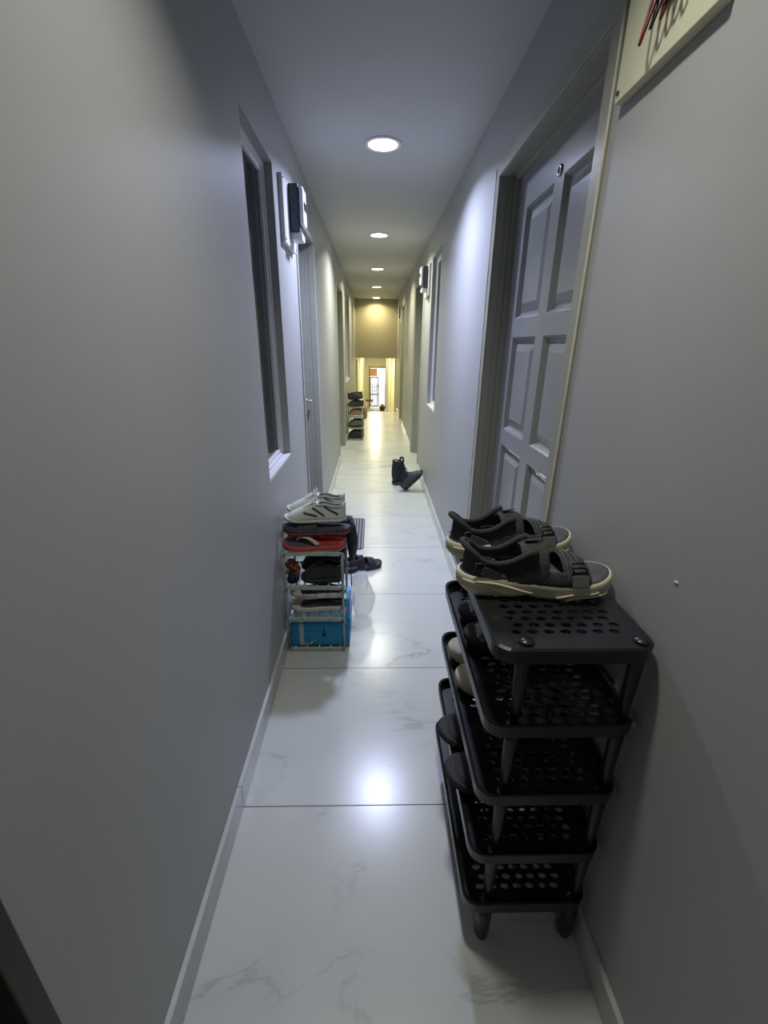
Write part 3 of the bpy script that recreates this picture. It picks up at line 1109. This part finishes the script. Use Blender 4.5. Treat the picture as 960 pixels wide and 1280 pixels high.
def slipper(name, label, loc, rz, L=0.26, W=0.098, h=0.022, m='red', top='foot', sm='strapw', kind='thong', rx=0.0, ry=0.0, group=None, cat='slipper'):
    r = thing(name, label, cat, loc, rz, group)
    r.rotation_euler = (rx, ry, rz)
    sole(r, L, W, h, m, toespring=0.010, outs=False)
    bm = bmesh.new()
    zt = lambda t: 0.008 * max(0, (t - 0.72) / 0.28) ** 2
    loft(bm, [footring(L, W, h * 0.98, 0.010, zt), footring(L, W, h * 1.0 + 0.0022, 0.012, zt)])
    link('footbed', bm, top, r)
    hw = outline(L, W)
    if kind == 'thong':
        bm = bmesh.new()
        vs = []
        for k in range(13):
            t_ = 0.07 + 0.40 * k / 12
            w_ = hw(t_) - 0.013
            vs.append([bm.verts.new((t_ * L, -w_, h + 0.0030)), bm.verts.new((t_ * L, w_, h + 0.0030))])
        for a_, b_ in zip(vs[:-1], vs[1:]):
            bm.faces.new((a_[0], b_[0], b_[1], a_[1]))
        link('heel_patch', bm, m, r)
        bm = bmesh.new()
        loft(bm, [footring(L, W, 0.0005, 0.004), footring(L, W, 0.008, -0.0012), footring(L, W, 0.010, 0.001)])
        link('outsole', bm, 'sole', r)
    else:
        bm = bmesh.new()
        loft(bm, [footring(L, W, -0.0005, 0.004), footring(L, W, 0.006, -0.0015), footring(L, W, 0.008, 0.001)])
        link('outsole', bm, 'red', r)
    bm = bmesh.new()
    if kind == 'thong':
        for s in (-1, 1):
            P0 = Vector((0.42 * L, s * (hw(0.42) - 0.006), h))
            P3 = Vector((0.76 * L, 0.0, h + 0.006))
            G = []
            for q in (-1, 0, 1):
                row = []
                for k in range(10):
                    u = k / 9
                    p = P0.lerp(P3, u) + Vector((0, s * 0.006 * sin(pi * u), 0.034 * sin(pi * min(1, u * 0.9 + 0.05)) ** 0.8))
                    wd = 0.011 * (1 - 0.5 * u)
                    p = p + Vector((wd * q * 0.9, s * wd * q * 0.4, 0))
                    row.append(p)
                G.append(row)
            sheet(bm, G, 0.0045)
        tube(bm, [(0.77 * L, 0, h - 0.002), (0.765 * L, 0, h + 0.012)], 0.0035, 8)
        link('thong_strap', bm, sm, r, smooth=True)
    else:
        band(bm, L, W, 0.48, 0.78, lambda t, u: 0.032 - 0.02 * (t - 0.48), h * 0.7, th=0.005, flat=0.6)
        link('slide_strap', bm, sm, r, smooth=True, sub=1)
    return r

# ------------------------------------------------------------------ big black shoe rack
RX0, RX1, RY0, RY1 = 0.204, 0.484, 0.585, 1.105
TZ = [0.852, 0.664, 0.486, 0.309, 0.138]     # shelf surface heights
rack = thing('shoe_rack', 'tall black plastic five-tier shoe rack with perforated shelves against the right wall', 'shoe rack', (RX0, RY0, 0))
RW, RD = RX1 - RX0, RY1 - RY0

def perforated(bm, x0, x1, y0, y1, z, nx, ny, rx, ry, th):
    cw, ch = (x1 - x0) / nx, (y1 - y0) / ny
    n = 12
    for i in range(nx):
        for j in range(ny):
            ox = x0 + i * cw
            oy = y0 + j * ch
            cx = ox + cw / 2 + (cw * 0.16 if j % 2 else -cw * 0.16)
            cy = oy + ch / 2
            # square loop matched to the ellipse loop
            sq = []
            for k in range(n):
                a = 2 * pi * k / n
                dx, dy = cos(a), sin(a)
                m_ = max(abs(dx), abs(dy))
                sq.append((ox + cw / 2 + dx / m_ * cw / 2, cy + dy / m_ * ch / 2))
            el = [(cx + rx * cos(2 * pi * k / n), cy + ry * sin(2 * pi * k / n)) for k in range(n)]
            A = [bm.verts.new((p[0], p[1], z)) for p in sq]
            B = [bm.verts.new((p[0], p[1], z)) for p in el]
            B2 = [bm.verts.new((p[0], p[1], z - th)) for p in el]
            A2 = [bm.verts.new((p[0], p[1], z - th)) for p in sq]
            for k in range(n):
                q = (k + 1) % n
                bm.faces.new((A[k], A[q], B[q], B[k]))
                bm.faces.new((B[k], B[q], B2[q], B2[k]))
                bm.faces.new((A2[k], B2[k], B2[q], A2[q]))
                if k % 3 == 2 or k % 3 == 0:
                    pass
            # corner fills
    bmesh.ops.remove_doubles(bm, verts=bm.verts, dist=1e-5)

def cell_corners(bm, x0, x1, y0, y1, z, nx, ny):
    # the 12-gon square loop leaves slivers at the cell corners; close them
    cw, ch = (x1 - x0) / nx, (y1 - y0) / ny
    n = 12
    for i in range(nx):
        for j in range(ny):
            ox, oy = x0 + i * cw + cw / 2, y0 + j * ch + ch / 2
            pts = []
            for k in range(n):
                a = 2 * pi * k / n
                dx, dy = cos(a), sin(a)
                m_ = max(abs(dx), abs(dy))
                pts.append((ox + dx / m_ * cw / 2, oy + dy / m_ * ch / 2))
            for (k, sx, sy) in ((1, 1, 1), (4, -1, 1), (7, -1, -1), (10, 1, -1)):
                a, b = pts[k], pts[k + 1]
                v = [bm.verts.new((a[0], a[1], z)), bm.verts.new((ox + sx * cw / 2, oy + sy * ch / 2, z)), bm.verts.new((b[0], b[1], z))]
                bm.faces.new(v)

def shelf_bm(top=False):
    bm = bmesh.new()
    r = 0.034
    x0, x1, y0, y1 = 0, RW, 0, RD
    mx, my = 0.038, 0.040
    # border strip as a ring from the perforated field to the rounded edge
    n = 5
    outer = rrect(x0, x1, y0, y1, r, 0, n)
    inner = []
    for k, p in enumerate(outer):
        inner.append((min(max(p[0], x0 + mx), x1 - mx), min(max(p[1], y0 + my), y1 - my), 0))
    def lv(pts, z, ins=0.0):
        cx, cy = RW / 2, RD / 2
        return [(cx + (p[0] - cx) * (1 - 2 * ins / RW), cy + (p[1] - cy) * (1 - 2 * ins / RD), z) for p in pts]
    if top:
        rings = [inner, lv(outer, 0, 0.004), lv(outer, -0.003, 0.0), lv(outer, -0.030, 0.001), lv(outer, -0.030, 0.005), lv(outer, -0.005, 0.0055), [(p[0], p[1], -0.004) for p in inner]]
    else:
        rings = [inner, lv(outer, 0, 0.012), lv(outer, 0.003, 0.008), lv(outer, 0.020, 0.006), lv(outer, 0.022, 0.001), lv(outer, 0.019, 0.0), lv(outer, -0.008, 0.0015), lv(outer, -0.008, 0.006), [(p[0], p[1], -0.004) for p in inner]]
    loft(bm, rings, cap=False, smooth=False)
    bmesh.ops.remove_doubles(bm, verts=bm.verts, dist=1e-6)
    bm2 = bmesh.new()
    perforated(bm2, mx, RW - mx, my, RD - my, 0, 7, 22, 0.0098, 0.0062, 0.004)
    cell_corners(bm2, mx, RW - mx, my, RD - my, 0, 7, 22)
    cell_corners(bm2, mx, RW - mx, my, RD - my, -0.004, 7, 22)
    me = bpy.data.meshes.new('tmp')
    bm2.to_mesh(me)
    bm2.free()
    bm.from_mesh(me)
    bpy.data.meshes.remove(me)
    # post sockets: round raised caps at the corners
    for cx, cy in ((0.056, 0.022), (RW - 0.024, 0.022), (0.056, RD - 0.022), (RW - 0.024, RD - 0.022)):
        lathe(bm, [(0.0, 0.001), (0.014, 0.001), (0.013, 0.004), (0.0, 0.0055)], 14, (cx, cy, 0))
    # stiffening ribs under the shelf
    for xx in (0.09, 0.14, 0.19):
        box(bm, xx - 0.001, xx + 0.001, 0.012, RD - 0.012, -0.012, -0.0045)
    return bm
shelf_top = link('shelf', shelf_bm(True), 'blackpl', rack)
shelf_top.location = (0, 0, TZ[0])
first = None
for z in TZ[1:]:
    if first is None:
        s = first = link('shelf', shelf_bm(False), 'blackpl', rack)
    else:
        s = first.copy()
        C.objects.link(s)
        s.parent = rack
    s.location = (0, 0, z)
for a, b in zip(TZ[:-1], TZ[1:]):
    for cx in (0.056, RW - 0.024):
        for cy in (0.022, RD - 0.022):
            bm = bmesh.new()
            zt_, zb_ = a - (0.004 if a == TZ[0] else 0.006), b + 0.003
            rings = []
            for u, wx, wy in ((0, 0.015, 0.011), (0.15, 0.0135, 0.011), (0.45, 0.0125, 0.010), (0.75, 0.010, 0.0085), (0.97, 0.0075, 0.007), (1, 0.007, 0.0065)):
                z = zt_ + (zb_ - zt_) * u
                rings.append([(cx + wx * cos(2 * pi * k / 14), cy + wy * sin(2 * pi * k / 14), z) for k in range(14)])
            loft(bm, list(reversed(rings)))
            link('post', bm, 'blackpl', rack)
for cx in (0.056, RW - 0.024):
    for cy in (0.024, RD - 0.024):
        bm = bmesh.new()
        lathe(bm, [(0.006, 0.0), (0.012, 0.003), (0.0155, 0.012), (0.0170, 0.035), (0.0175, 0.08), (0.018, TZ[4] - 0.0085)], 18, (cx, cy, 0))
        link('foot', bm, 'blackpl', rack)

sport_sandal('black strappy sandal with thick beige sole on the rack top, nearest the camera', (0.168, 0.782, TZ[0] + 0.0015), radians(-1.0))
sport_sandal('black strappy sandal with thick beige sole on the rack top, behind its mate', (0.170, 0.925, TZ[0] + 0.0015), radians(9))

G2 = 'shoes kept on the shelves of the black rack'
def pair(lab1, lab2, x, y, z, dy, **kw):
    shoe('shoe', lab1, (x, y, z), kw.pop('rz', pi), group=G2, **kw)
    kw.pop('rx', None)
    shoe('shoe', lab2, (x, y + dy, z), pi + radians(2), group=G2, **kw)
X_ = 0.470
shoe('shoe', 'glossy black shoe on the second shelf of the black rack, nearer of the pair', (0.476, 0.835, TZ[1] + 0.001), pi + radians(-3), L=0.262, m='blkleath', inn='blksho', H=0.075, toeh=0.5, group=G2)
shoe('shoe', 'glossy black shoe on the second shelf of the black rack, farther of the pair', (0.474, 0.955, TZ[1] + 0.001), pi + radians(2), L=0.255, m='blkleath', inn='blksho', H=0.075, toeh=0.5, group=G2)
shoe('shoe', 'dark shoe with pale tan sole on the middle shelf of the black rack, nearer one', (0.476, 0.895, TZ[2] + 0.001), pi + radians(-1), L=0.262, m='blksho', sm='sole', sh=0.036, group=G2)
shoe('shoe', 'dark shoe with pale tan sole on the middle shelf of the black rack, farther one', (0.476, 1.015, TZ[2] + 0.001), pi + radians(1), L=0.262, m='blksho', sm='sole', sh=0.036, group=G2)
shoe('shoe', 'matt black slip-on jutting from the fourth shelf of the black rack, nearer one', (0.476, 0.762, TZ[3] + 0.022), pi + radians(0), L=0.300, W=0.105, H=0.085, m='blksho', group=G2, ry=0)
shoe('shoe', 'matt black slip-on jutting from the fourth shelf of the black rack, farther one', (0.476, 0.885, TZ[3] + 0.022), pi + radians(0), L=0.300, W=0.105, H=0.085, m='blksho', group=G2)

# ------------------------------------------------------------------ small mint rack on the left with its shoes
SX0, SX1, SY0, SY1 = -0.388, -0.126, 1.655, 1.900
SZ = [0.010, 0.170, 0.330, 0.494]
sr = thing('shoe_rack', 'small pale green shoe rack crowded with shoes by the left wall, above a blue box', 'shoe rack', (SX0, SY0, 0))
SW, SD = SX1 - SX0, SY1 - SY0
for z in SZ:
    for y in (0.0, SD):
        bm = bmesh.new()
        # end rail with rounded shoulders turned down into the posts
        pts = [(0.004, y, z - 0.020), (0.005, y, z - 0.004), (0.014, y, z + 0.003), (SW - 0.014, y, z + 0.003), (SW - 0.005, y, z - 0.004), (SW - 0.004, y, z - 0.020)]
        if z < 0.05:
            pts = [(0.006, y, 0.008), (0.018, y, 0.010), (SW - 0.018, y, 0.010), (SW - 0.006, y, 0.008)]
        prof = [Vector(p) for p in smoothpts(pts, 1)]
        for a, b in zip(prof[:-1], prof[1:]):
            d_ = (b - a).normalized()
            nrm = Vector((0, 1, 0)).cross(d_)
            tabbox(bm, (a + b) / 2 - nrm * 0.0075, d_, (0, 1, 0), nrm, (b - a).length + 0.003, 0.012, 0.015)
        link('shelf_rail', bm, 'mint', sr)
    for xx in (0.03, 0.085, 0.14, 0.19, 0.235):
        bm = bmesh.new()
        tube(bm, [(xx, 0.004, z + 0.004), (xx, SD - 0.004, z + 0.004)], 0.0035, 8)
        link('rod', bm, 'mintrod', sr)
for cx in (0.007, SW - 0.007):
    for cy in (0.0, SD):
        bm = bmesh.new()
        tube(bm, [(cx, cy, 0.0), (cx, cy, 0.15), (cx, cy, 0.16), (cx, cy, 0.32), (cx, cy, 0.33), (cx, cy, SZ[3] - 0.004)], [0.0055, 0.0055, 0.0062, 0.0062, 0.0062, 0.0065], 10)
        link('post', bm, 'mintrod', sr)

# blue shoe box under the rack
t = thing('shoe_box', 'blue cardboard shoe box with grey tape under the small left rack', 'box', (-0.377, 1.668, 0.0178))
bm = bmesh.new()
BW, BD, BH = 0.272, 0.20, 0.120
box(bm, 0.0, BW - 0.004, 0.004, BD, 0, BH * 0.72)
link('box_base', bm, 'bluebox', t, bevel=0.001)
bm = bmesh.new()
box(bm, -0.002, BW, 0.001, BD + 0.003, BH * 0.70, BH)
link('box_lid', bm, 'bluebox', t, bevel=0.001)
bm = bmesh.new()
box(bm, 0.040, 0.060, -0.0005, 0.0012, 0.002, BH - 0.002)
box(bm, 0.042, 0.058, 0.0, BD, BH, BH + 0.0008)
link('tape_strip', bm, 'tape', t)
bm = bmesh.new()
for k, (a, b) in enumerate((((0.062, 0.018), (0.098, 0.010)), ((0.070, 0.010), (0.112, 0.034)), ((0.060, 0.004), (0.104, 0.022)))):
    A, B = Vector((a[0], -0.0006, a[1])), Vector((b[0], -0.0006, b[1]))
    tabbox(bm, (A + B) / 2, B - A, (0, 1, 0), (0, 1, 0) if False else Vector((0, 1, 0)).cross(B - A), (B - A).length, 0.0022, 0.0035)
link('tape_scrap', bm, 'tape', t)
bm = bmesh.new()
pts = [(0.150 + 0.010 * cos(a) * (0.6 if sin(a) > 0 else 1), 0.0006, 0.062 + 0.010 * sin(a)) for a in [2 * pi * k / 20 for k in range(20)]]
A = [bm.verts.new((p[0], p[1], p[2])) for p in pts]
B = [bm.verts.new((p[0], p[1] - 0.0012, p[2])) for p in pts]
bm.faces.new(B)
for k in range(20):
    bm.faces.new((A[k], A[(k + 1) % 20], B[(k + 1) % 20], B[k]))
box(bm, 0.1495, 0.1515, -0.0006, 0.0006, 0.07, 0.105)
link('box_mark', bm, 'navy', t)

# small blue and pink carton beside the lower shelf
t = thing('carton', 'small bright blue carton with a pink band standing on the blue shoe box', 'carton', (-0.1245, 1.690, 0.139), 0)
bm = bmesh.new()
box(bm, 0.0, 0.018, 0.0, 0.11, 0.0, 0.115)
link('carton_body', bm, 'blue2', t, bevel=0.001)
bm = bmesh.new()
box(bm, -0.0006, 0.0186, -0.0006, 0.1106, 0.048, 0.062)
link('carton_band', bm, 'pink', t)
# crumpled clear bag
t = thing('plastic_bag', 'crumpled clear plastic bag behind the blue carton on the floor', 'plastic bag', (-0.060, 1.92, 0))
bm = bmesh.new()
rings = []
for j in range(9):
    u = j / 8
    rr = 0.050 * sin(pi * (0.12 + 0.80 * u)) ** 0.7 + 0.004
    rings.append([(rr * (1 + 0.30 * sin(3 * a + 5 * u) + 0.15 * sin(7 * a - 9 * u)) * cos(a), rr * (1 + 0.25 * cos(4 * a + 3 * u)) * sin(a), 0.002 + 0.26 * u) for a in [2 * pi * k / 20 for k in range(20)]])
loft(bm, rings, cap=True)
link('bag_body', bm, 'plastic', t, smooth=True)

GS = 'shoes piled on the small left rack'
# tier 1 (over the box): a pair of pale-soled trainers stacked
shoe('shoe', 'dark shoe with cream sole lying on the lowest shelf of the small left rack', (-0.128, 1.730, SZ[1] + 0.0085), pi, L=0.255, W=0.092, H=0.054, sh=0.030, m='dgrey', sm='whitesole', group=GS)
shoe('shoe', 'dark shoe with cream sole laid on its mate, lowest shelf of the small left rack', (-0.130, 1.742, SZ[1] + 0.071), pi, L=0.250, W=0.092, H=0.054, sh=0.030, m='dgrey', sm='whitesole', group=GS)
# tier 2: black shoes and a rust brown fluffy slipper
shoe('shoe', 'black shoe in front on the middle shelf of the small left rack', (-0.131, 1.712, SZ[2] + 0.0085), pi, L=0.190, W=0.088, H=0.100, sh=0.024, m='blksho', group=GS)
shoe('shoe', 'black shoe at the back on the middle shelf of the small left rack', (-0.131, 1.822, SZ[2] + 0.0085), pi, L=0.205, W=0.095, H=0.130, sh=0.024, m='blksho', group=GS)
t = thing('pompom_slipper', 'rust brown fluffy rosette slipper at the wall end of the middle shelf, small left rack', 'slipper', (-0.356, 1.690, SZ[2] + 0.085), group=GS)
bm = bmesh.new()
for k in range(70):
    a, b = rnd.uniform(0, 2 * pi), rnd.uniform(-1.2, 1.4)
    rr = 0.024
    c = Vector((rr * cos(a) * cos(b), 0.7 * rr * sin(a) * cos(b), rr * 1.25 * sin(b)))
    dirn = c.normalized()
    tube(bm, [c * 0.4, c + dirn * 0.006, c + dirn * 0.012 + Vector((rnd.uniform(-.004, .004), rnd.uniform(-.004, .004), -0.002))], [0.0055, 0.006, 0.003], 6)
link('fluffy_rosette', bm, 'brownfur', t)
bm = bmesh.new()
loft(bm, [footring(0.15, 0.056, -0.076, 0.003), footring(0.15, 0.056, -0.066, 0.001), footring(0.15, 0.056, -0.060, 0.006)])
q = link('sole', bm, 'blksho', t)
q.location = (0.0, 0.135, 0)
q.rotation_euler = (0, 0, -pi / 2)
bm = bmesh.new()
tube(bm, [(0, 0, -0.062), (0, 0.0, -0.03), (0, 0, 0.0)], [0.02, 0.018, 0.012], 8)
link('upper', bm, 'blksho', t)
# top: flip-flops, dark sandals, white sneakers
z = SZ[3] + 0.0085
slipper('flip_flop', 'red flip-flop with a cream strap, front of the top shelf of the small left rack', (-0.120, 1.700, z + 0.006), pi, L=0.268, W=0.100, h=0.024, m='red', top='foot', sm='strapw', group=GS, rx=radians(-9))
slipper('flip_flop', 'red flip-flop with a cream strap behind its mate, top shelf of the small left rack', (-0.120, 1.812, z), pi, L=0.268, W=0.100, h=0.024, m='red', top='foot', sm='strapw', group=GS)
slipper('slipper', 'dark grey slide with a red edge lying over the flip-flops, nearer of the two', (-0.098, 1.712, z + 0.074), pi, L=0.285, W=0.10, h=0.022, m='dgrey', top='foot', sm='dgrey', kind='slide', group=GS)
slipper('slipper', 'dark grey slide with a red edge lying over the flip-flops, farther of the two', (-0.094, 1.822, z + 0.070), pi, L=0.285, W=0.10, h=0.022, m='dgrey', top='foot', sm='dgrey', kind='slide', group=GS)
shoe('sneaker', 'white lace-up sneaker with black trim on top of the small left rack, nearer one', (-0.116, 1.716, z + 0.121), pi, L=0.262, W=0.090, H=0.088, sh=0.016, toeh=0.42, m='wht', sm='whitesole', inn='gryin', lace='wht', group=GS, cat='sneaker', stripes='blksho', open1=0.46)
shoe('sneaker', 'white lace-up sneaker with black trim on top of the small left rack, farther one', (-0.126, 1.826, z + 0.121), pi, L=0.262, W=0.090, H=0.088, sh=0.016, toeh=0.42, m='wht', sm='whitesole', inn='gryin', lace='wht', group=GS, cat='sneaker', stripes='blksho', open1=0.46)
# black cloth pouch hanging from the top shelf corner
t = thing('black_pouch', 'black cloth pouch hanging at the corridor side of the small left rack', 'pouch', (-0.098, 1.80, 0.40))
bm = bmesh.new()
rings = []
for j in range(10):
    u = j / 9
    rr = 0.032 * sin(pi * (0.10 + 0.82 * u)) ** 0.6
    rings.append([(rr * 0.75 * (1 + 0.15 * sin(3 * a + 4 * u)) * cos(a), rr * 1.5 * (1 + 0.1 * cos(5 * a)) * sin(a), 0.19 * u) for a in [2 * pi * k / 16 for k in range(16)]])
loft(bm, rings)
link('pouch_body', bm, 'blksho', t, smooth=True)
bm = bmesh.new()
tube(bm, smoothpts([(0, -0.01, 0.18), (-0.008, -0.02, 0.20), (-0.02, 0.0, 0.205), (-0.008, 0.015, 0.20), (0, 0.01, 0.18)]), 0.003, 6)
tube(bm, [(-0.004, -0.04, 0.0), (-0.004, -0.045, -0.06), (-0.002, -0.04, -0.12)], 0.0028, 6)
link('strap', bm, 'blksho', t)

# ------------------------------------------------------------------ things on the floor
bm = bmesh.new()
loft(bm, [rrect(-0.36, -0.070, 2.72, 3.29, 0.03, 0.0005), rrect(-0.362, -0.068, 2.718, 3.292, 0.03, 0.006), rrect(-0.355, -0.075, 2.725, 3.285, 0.03, 0.010)])
tag(link('doormat', bm, 'rug', None), 'grey striped doormat on the tiles before the first left door', 'doormat')

# single black sandal on the floor
t = thing('sandal', 'single black sandal lying alone on the floor beside the doormat', 'sandal', (-0.190, 2.395, 0.0), radians(24))
sole(t, 0.262, 0.100, 0.024, 'blksho', outs=True)
L_, W_ = 0.262, 0.10
bm = bmesh.new()
loft(bm, [footring(L_, W_, 0.024, 0.008), footring(L_, W_, 0.027, 0.010)])
link('footbed', bm, 'dgrey', t)
bm = bmesh.new()
band(bm, L_, W_, 0.60, 0.80, lambda t_, u: 0.055 - 0.08 * (t_ - 0.6), 0.018, th=0.005)
link('toe_strap', bm, 'blksho', t, smooth=True, sub=1)
bm = bmesh.new()
band(bm, L_, W_, 0.36, 0.52, 0.075, 0.018, th=0.006)
link('instep_strap', bm, 'navy', t, smooth=True, sub=1)
bm = bmesh.new()
heelwrap(bm, L_, W_, 0.42, lambda q: 0.045, lambda q: 0.078 + 0.02 * q, ins=0.008)
link('heel_strap', bm, 'blksho', t, smooth=True)

# pair of dark high-top shoes by the right wall
def hightop(label, loc, rot, m, L=0.265, W=0.10):
    r = thing('ankle_boot', label, 'boot', loc, 0, 'dark boots on the floor by the right wall')
    r.rotation_euler = rot
    sole(r, L, W, 0.028, 'outsole', outs=False)
    hw = outline(L, W)
    bm = bmesh.new()
    rings = []
    for x, w, z0, z1 in ((0.004, 0.018, 0.03, 0.19), (0.02, 0.036, 0.026, 0.200), (0.06, 0.042, 0.024, 0.196), (0.10, 0.041, 0.024, 0.192), (0.128, 0.037, 0.024, 0.178),
                         (0.15, 0.038, 0.024, 0.115), (0.18, 0.043, 0.024, 0.092), (0.215, 0.044, 0.024, 0.078), (0.245, 0.034, 0.024, 0.062), (0.260, 0.016, 0.026, 0.045)):
        ring = []
        for k in range(14):
            a = 2 * pi * k / 14
            zc, zh = (z0 + z1) / 2, (z1 - z0) / 2
            ring.append((x, w * (abs(cos(a)) ** 0.7) * (1 if cos(a) > 0 else -1), zc + zh * (abs(sin(a)) ** 0.7) * (1 if sin(a) > 0 else -1)))
        rings.append(ring)
    loft(bm, rings)
    link('upper', bm, m, r, smooth=True)
    bm = bmesh.new()
    tube(bm, [(0.012, -0.020, 0.196), (0.07, -0.033, 0.203), (0.125, -0.022, 0.188), (0.125, 0.022, 0.188), (0.07, 0.033, 0.203), (0.012, 0.020, 0.196)], 0.006, 8, closed=True)
    link('collar', bm, 'blksho', r, smooth=True)
    bm = bmesh.new()
    tube(bm, smoothpts([(0.006, -0.01, 0.175), (-0.004, -0.010, 0.215), (-0.002, 0.010, 0.220), (0.006, 0.01, 0.175)]), 0.004, 6)
    link('pull_tab', bm, 'blksho', r)
    bm = bmesh.new()
    tube(bm, smoothpts([(0.118, -0.016, 0.170), (0.128, -0.018, 0.218), (0.130, 0.018, 0.216), (0.118, 0.016, 0.170)]), 0.009, 6)
    link('tongue', bm, 'blksho', r)
    bm = bmesh.new()
    for q in range(6):
        x, z = 0.142 + q * 0.013, 0.150 - q * 0.011
        tube(bm, [(x, -0.024, z - 0.01), (x + 0.004, 0, z + 0.004), (x, 0.024, z - 0.01)], 0.0025, 6)
    link('laces', bm, 'blksho', r)
    return r
b1 = hightop('black ankle boot standing upright on the floor by the right wall', (0.200, 4.215, 0.0), (0, 0, radians(50)), 'navy', L=0.265, W=0.10)
b1.scale = (1.05, 1.2, 1.2)
shoe('shoe', 'charcoal shoe propped toe-up against the right wall beside the upright black boot', (0.305, 4.035, -0.002), radians(4), L=0.262, W=0.11, H=0.115, sh=0.026, m='dgrey', sm='outsole', inn='blksho', lace='blksho', ry=radians(-46), toeh=0.45, group='dark boots on the floor by the right wall')

# ------------------------------------------------------------------ far shoe rack on the left
FX0, FX1, FY0, FY1 = -0.390, -0.165, 6.42, 6.68
FZ = [0.02, 0.178, 0.335, 0.480]
fr = thing('shoe_rack', 'far shoe rack on the left just past the dark doorway, piled with black shoes', 'shoe rack', (FX0, FY0, 0))
for z in FZ:
    bm = bmesh.new()
    for y in (0, FY1 - FY0):
        box(bm, 0, FX1 - FX0, y - 0.006, y + 0.006, z - 0.012, z + 0.003)
    for i in range(7):
        x = 0.012 + i * (FX1 - FX0 - 0.024) / 6
        tube(bm, [(x, 0, z - 0.002), (x, FY1 - FY0, z - 0.002)], 0.0035, 6)
    link('shelf', bm, 'mintrod', fr)
for cx in (0.006, FX1 - FX0 - 0.006):
    for cy in (0, FY1 - FY0):
        bm = bmesh.new()
        tube(bm, [(cx, cy, 0), (cx, cy, FZ[-1] + 0.003)], 0.006, 8)
        link('post', bm, 'mintrod', fr)
GF = 'shoes on the far left rack'
cols = [('blksho', 'outsole'), ('dgrey', 'whitesole'), ('olive', 'outsole'), ('tan', 'sole')]
rows = [(0.0235, [('black', 'blksho', 'outsole'), ('black', 'navy', 'outsole')]),
        (0.1815, [('dark green', 'olive', 'outsole'), ('black', 'blksho', 'outsole')]),
        (0.3385, [('tan and cream', 'tan', 'whitesole'), ('cream', 'strapw', 'whitesole')]),
        (0.4835, [('black', 'blksho', 'outsole'), ('charcoal', 'dgrey', 'outsole')])]
where = ['bottom', 'second', 'third', 'top']
for (z, its), wh in zip(rows, where):
    for (nm, m_, s_), yy, side in zip(its, (6.485, 6.60), ('front', 'back')):
        shoe('shoe', '%s shoe on the %s shelf of the far left rack, %s one' % (nm, wh, side), (-0.150, yy, z), pi + rnd.uniform(-0.05, 0.05), L=0.235, W=0.10, H=0.128 if wh != 'top' else 0.09, sh=0.026, toeh=0.6, m=m_, sm=s_, group=GF)
shoe('shoe', 'black shoe heaped crosswise on the pile atop the far left rack', (-0.375, 6.48, 0.580), radians(3), L=0.20, W=0.095, H=0.105, sh=0.02, m='blksho', group=GF, ry=radians(-6))
shoe('shoe', 'charcoal shoe heaped on the wall side atop the far left rack', (-0.16, 6.61, 0.582), pi - 0.05, L=0.22, W=0.10, H=0.12, sh=0.02, m='dgrey', group=GF, ry=radians(6))
t = thing('cloth_bag', 'olive tan cloth bag hanging on the corridor side of the far left rack', 'bag', (-0.128, 6.53, 0.30))
bm = bmesh.new()
rings = []
for j in range(8):
    u = j / 7
    rr = 0.030 * sin(pi * (0.12 + 0.74 * u)) ** 0.6
    rings.append([(rr * (1 + 0.1 * sin(3 * a)) * cos(a), rr * 1.8 * sin(a), 0.17 * u) for a in [2 * pi * k / 14 for k in range(14)]])
loft(bm, rings)
link('bag_body', bm, 'tan', t, smooth=True)
bm = bmesh.new()
tube(bm, smoothpts([(0, -0.02, 0.16), (-0.012, 0, 0.20), (0, 0.02, 0.16)]), 0.003, 6)
link('bag_handle', bm, 'tan', t)

# ------------------------------------------------------------------ things by the street door
t = thing('potted_plant', 'yellow-leaved plant in a dark pot at the foot of the bright doorway', 'potted plant', (0.36, 19.35, ZL))
bm = bmesh.new()
lathe(bm, [(0.09, 0.0), (0.13, 0.16), (0.135, 0.17), (0.12, 0.17), (0.0, 0.15)], 20)
link('pot', bm, 'pot', t)
bm = bmesh.new()
for k in range(60):
    a, b = rnd.uniform(0, 2 * pi), rnd.uniform(0.1, 1.4)
    l = rnd.uniform(0.12, 0.2)
    d_ = Vector((cos(a) * cos(b), sin(a) * cos(b), sin(b)))
    u_ = Vector((-sin(a), cos(a), 0))
    p0 = Vector((0, 0, 0.15))
    p1 = p0 + d_ * l * 0.6
    p2 = p0 + d_ * l + Vector((0, 0, -0.01))
    v = [bm.verts.new(p0), bm.verts.new(p1 + u_ * 0.03), bm.verts.new(p2), bm.verts.new(p1 - u_ * 0.03)]
    bm.faces.new(v)
link('leaves', bm, 'yellow', t)
t = thing('stool', 'small white stool with a dark seat left of the street doorway', 'stool', (-0.20, 19.25, ZL))
bm = bmesh.new()
loft(bm, [rrect(-0.15, 0.15, -0.15, 0.15, 0.03, 0.42), rrect(-0.16, 0.16, -0.16, 0.16, 0.03, 0.44), rrect(-0.155, 0.155, -0.155, 0.155, 0.03, 0.475)])
link('seat', bm, 'red2', t)
for sx in (-1, 1):
    for sy in (-1, 1):
        bm = bmesh.new()
        tube(bm, [(sx * 0.15, sy * 0.15, 0), (sx * 0.12, sy * 0.12, 0.42)], 0.018, 8)
        link('leg', bm, 'white', t)
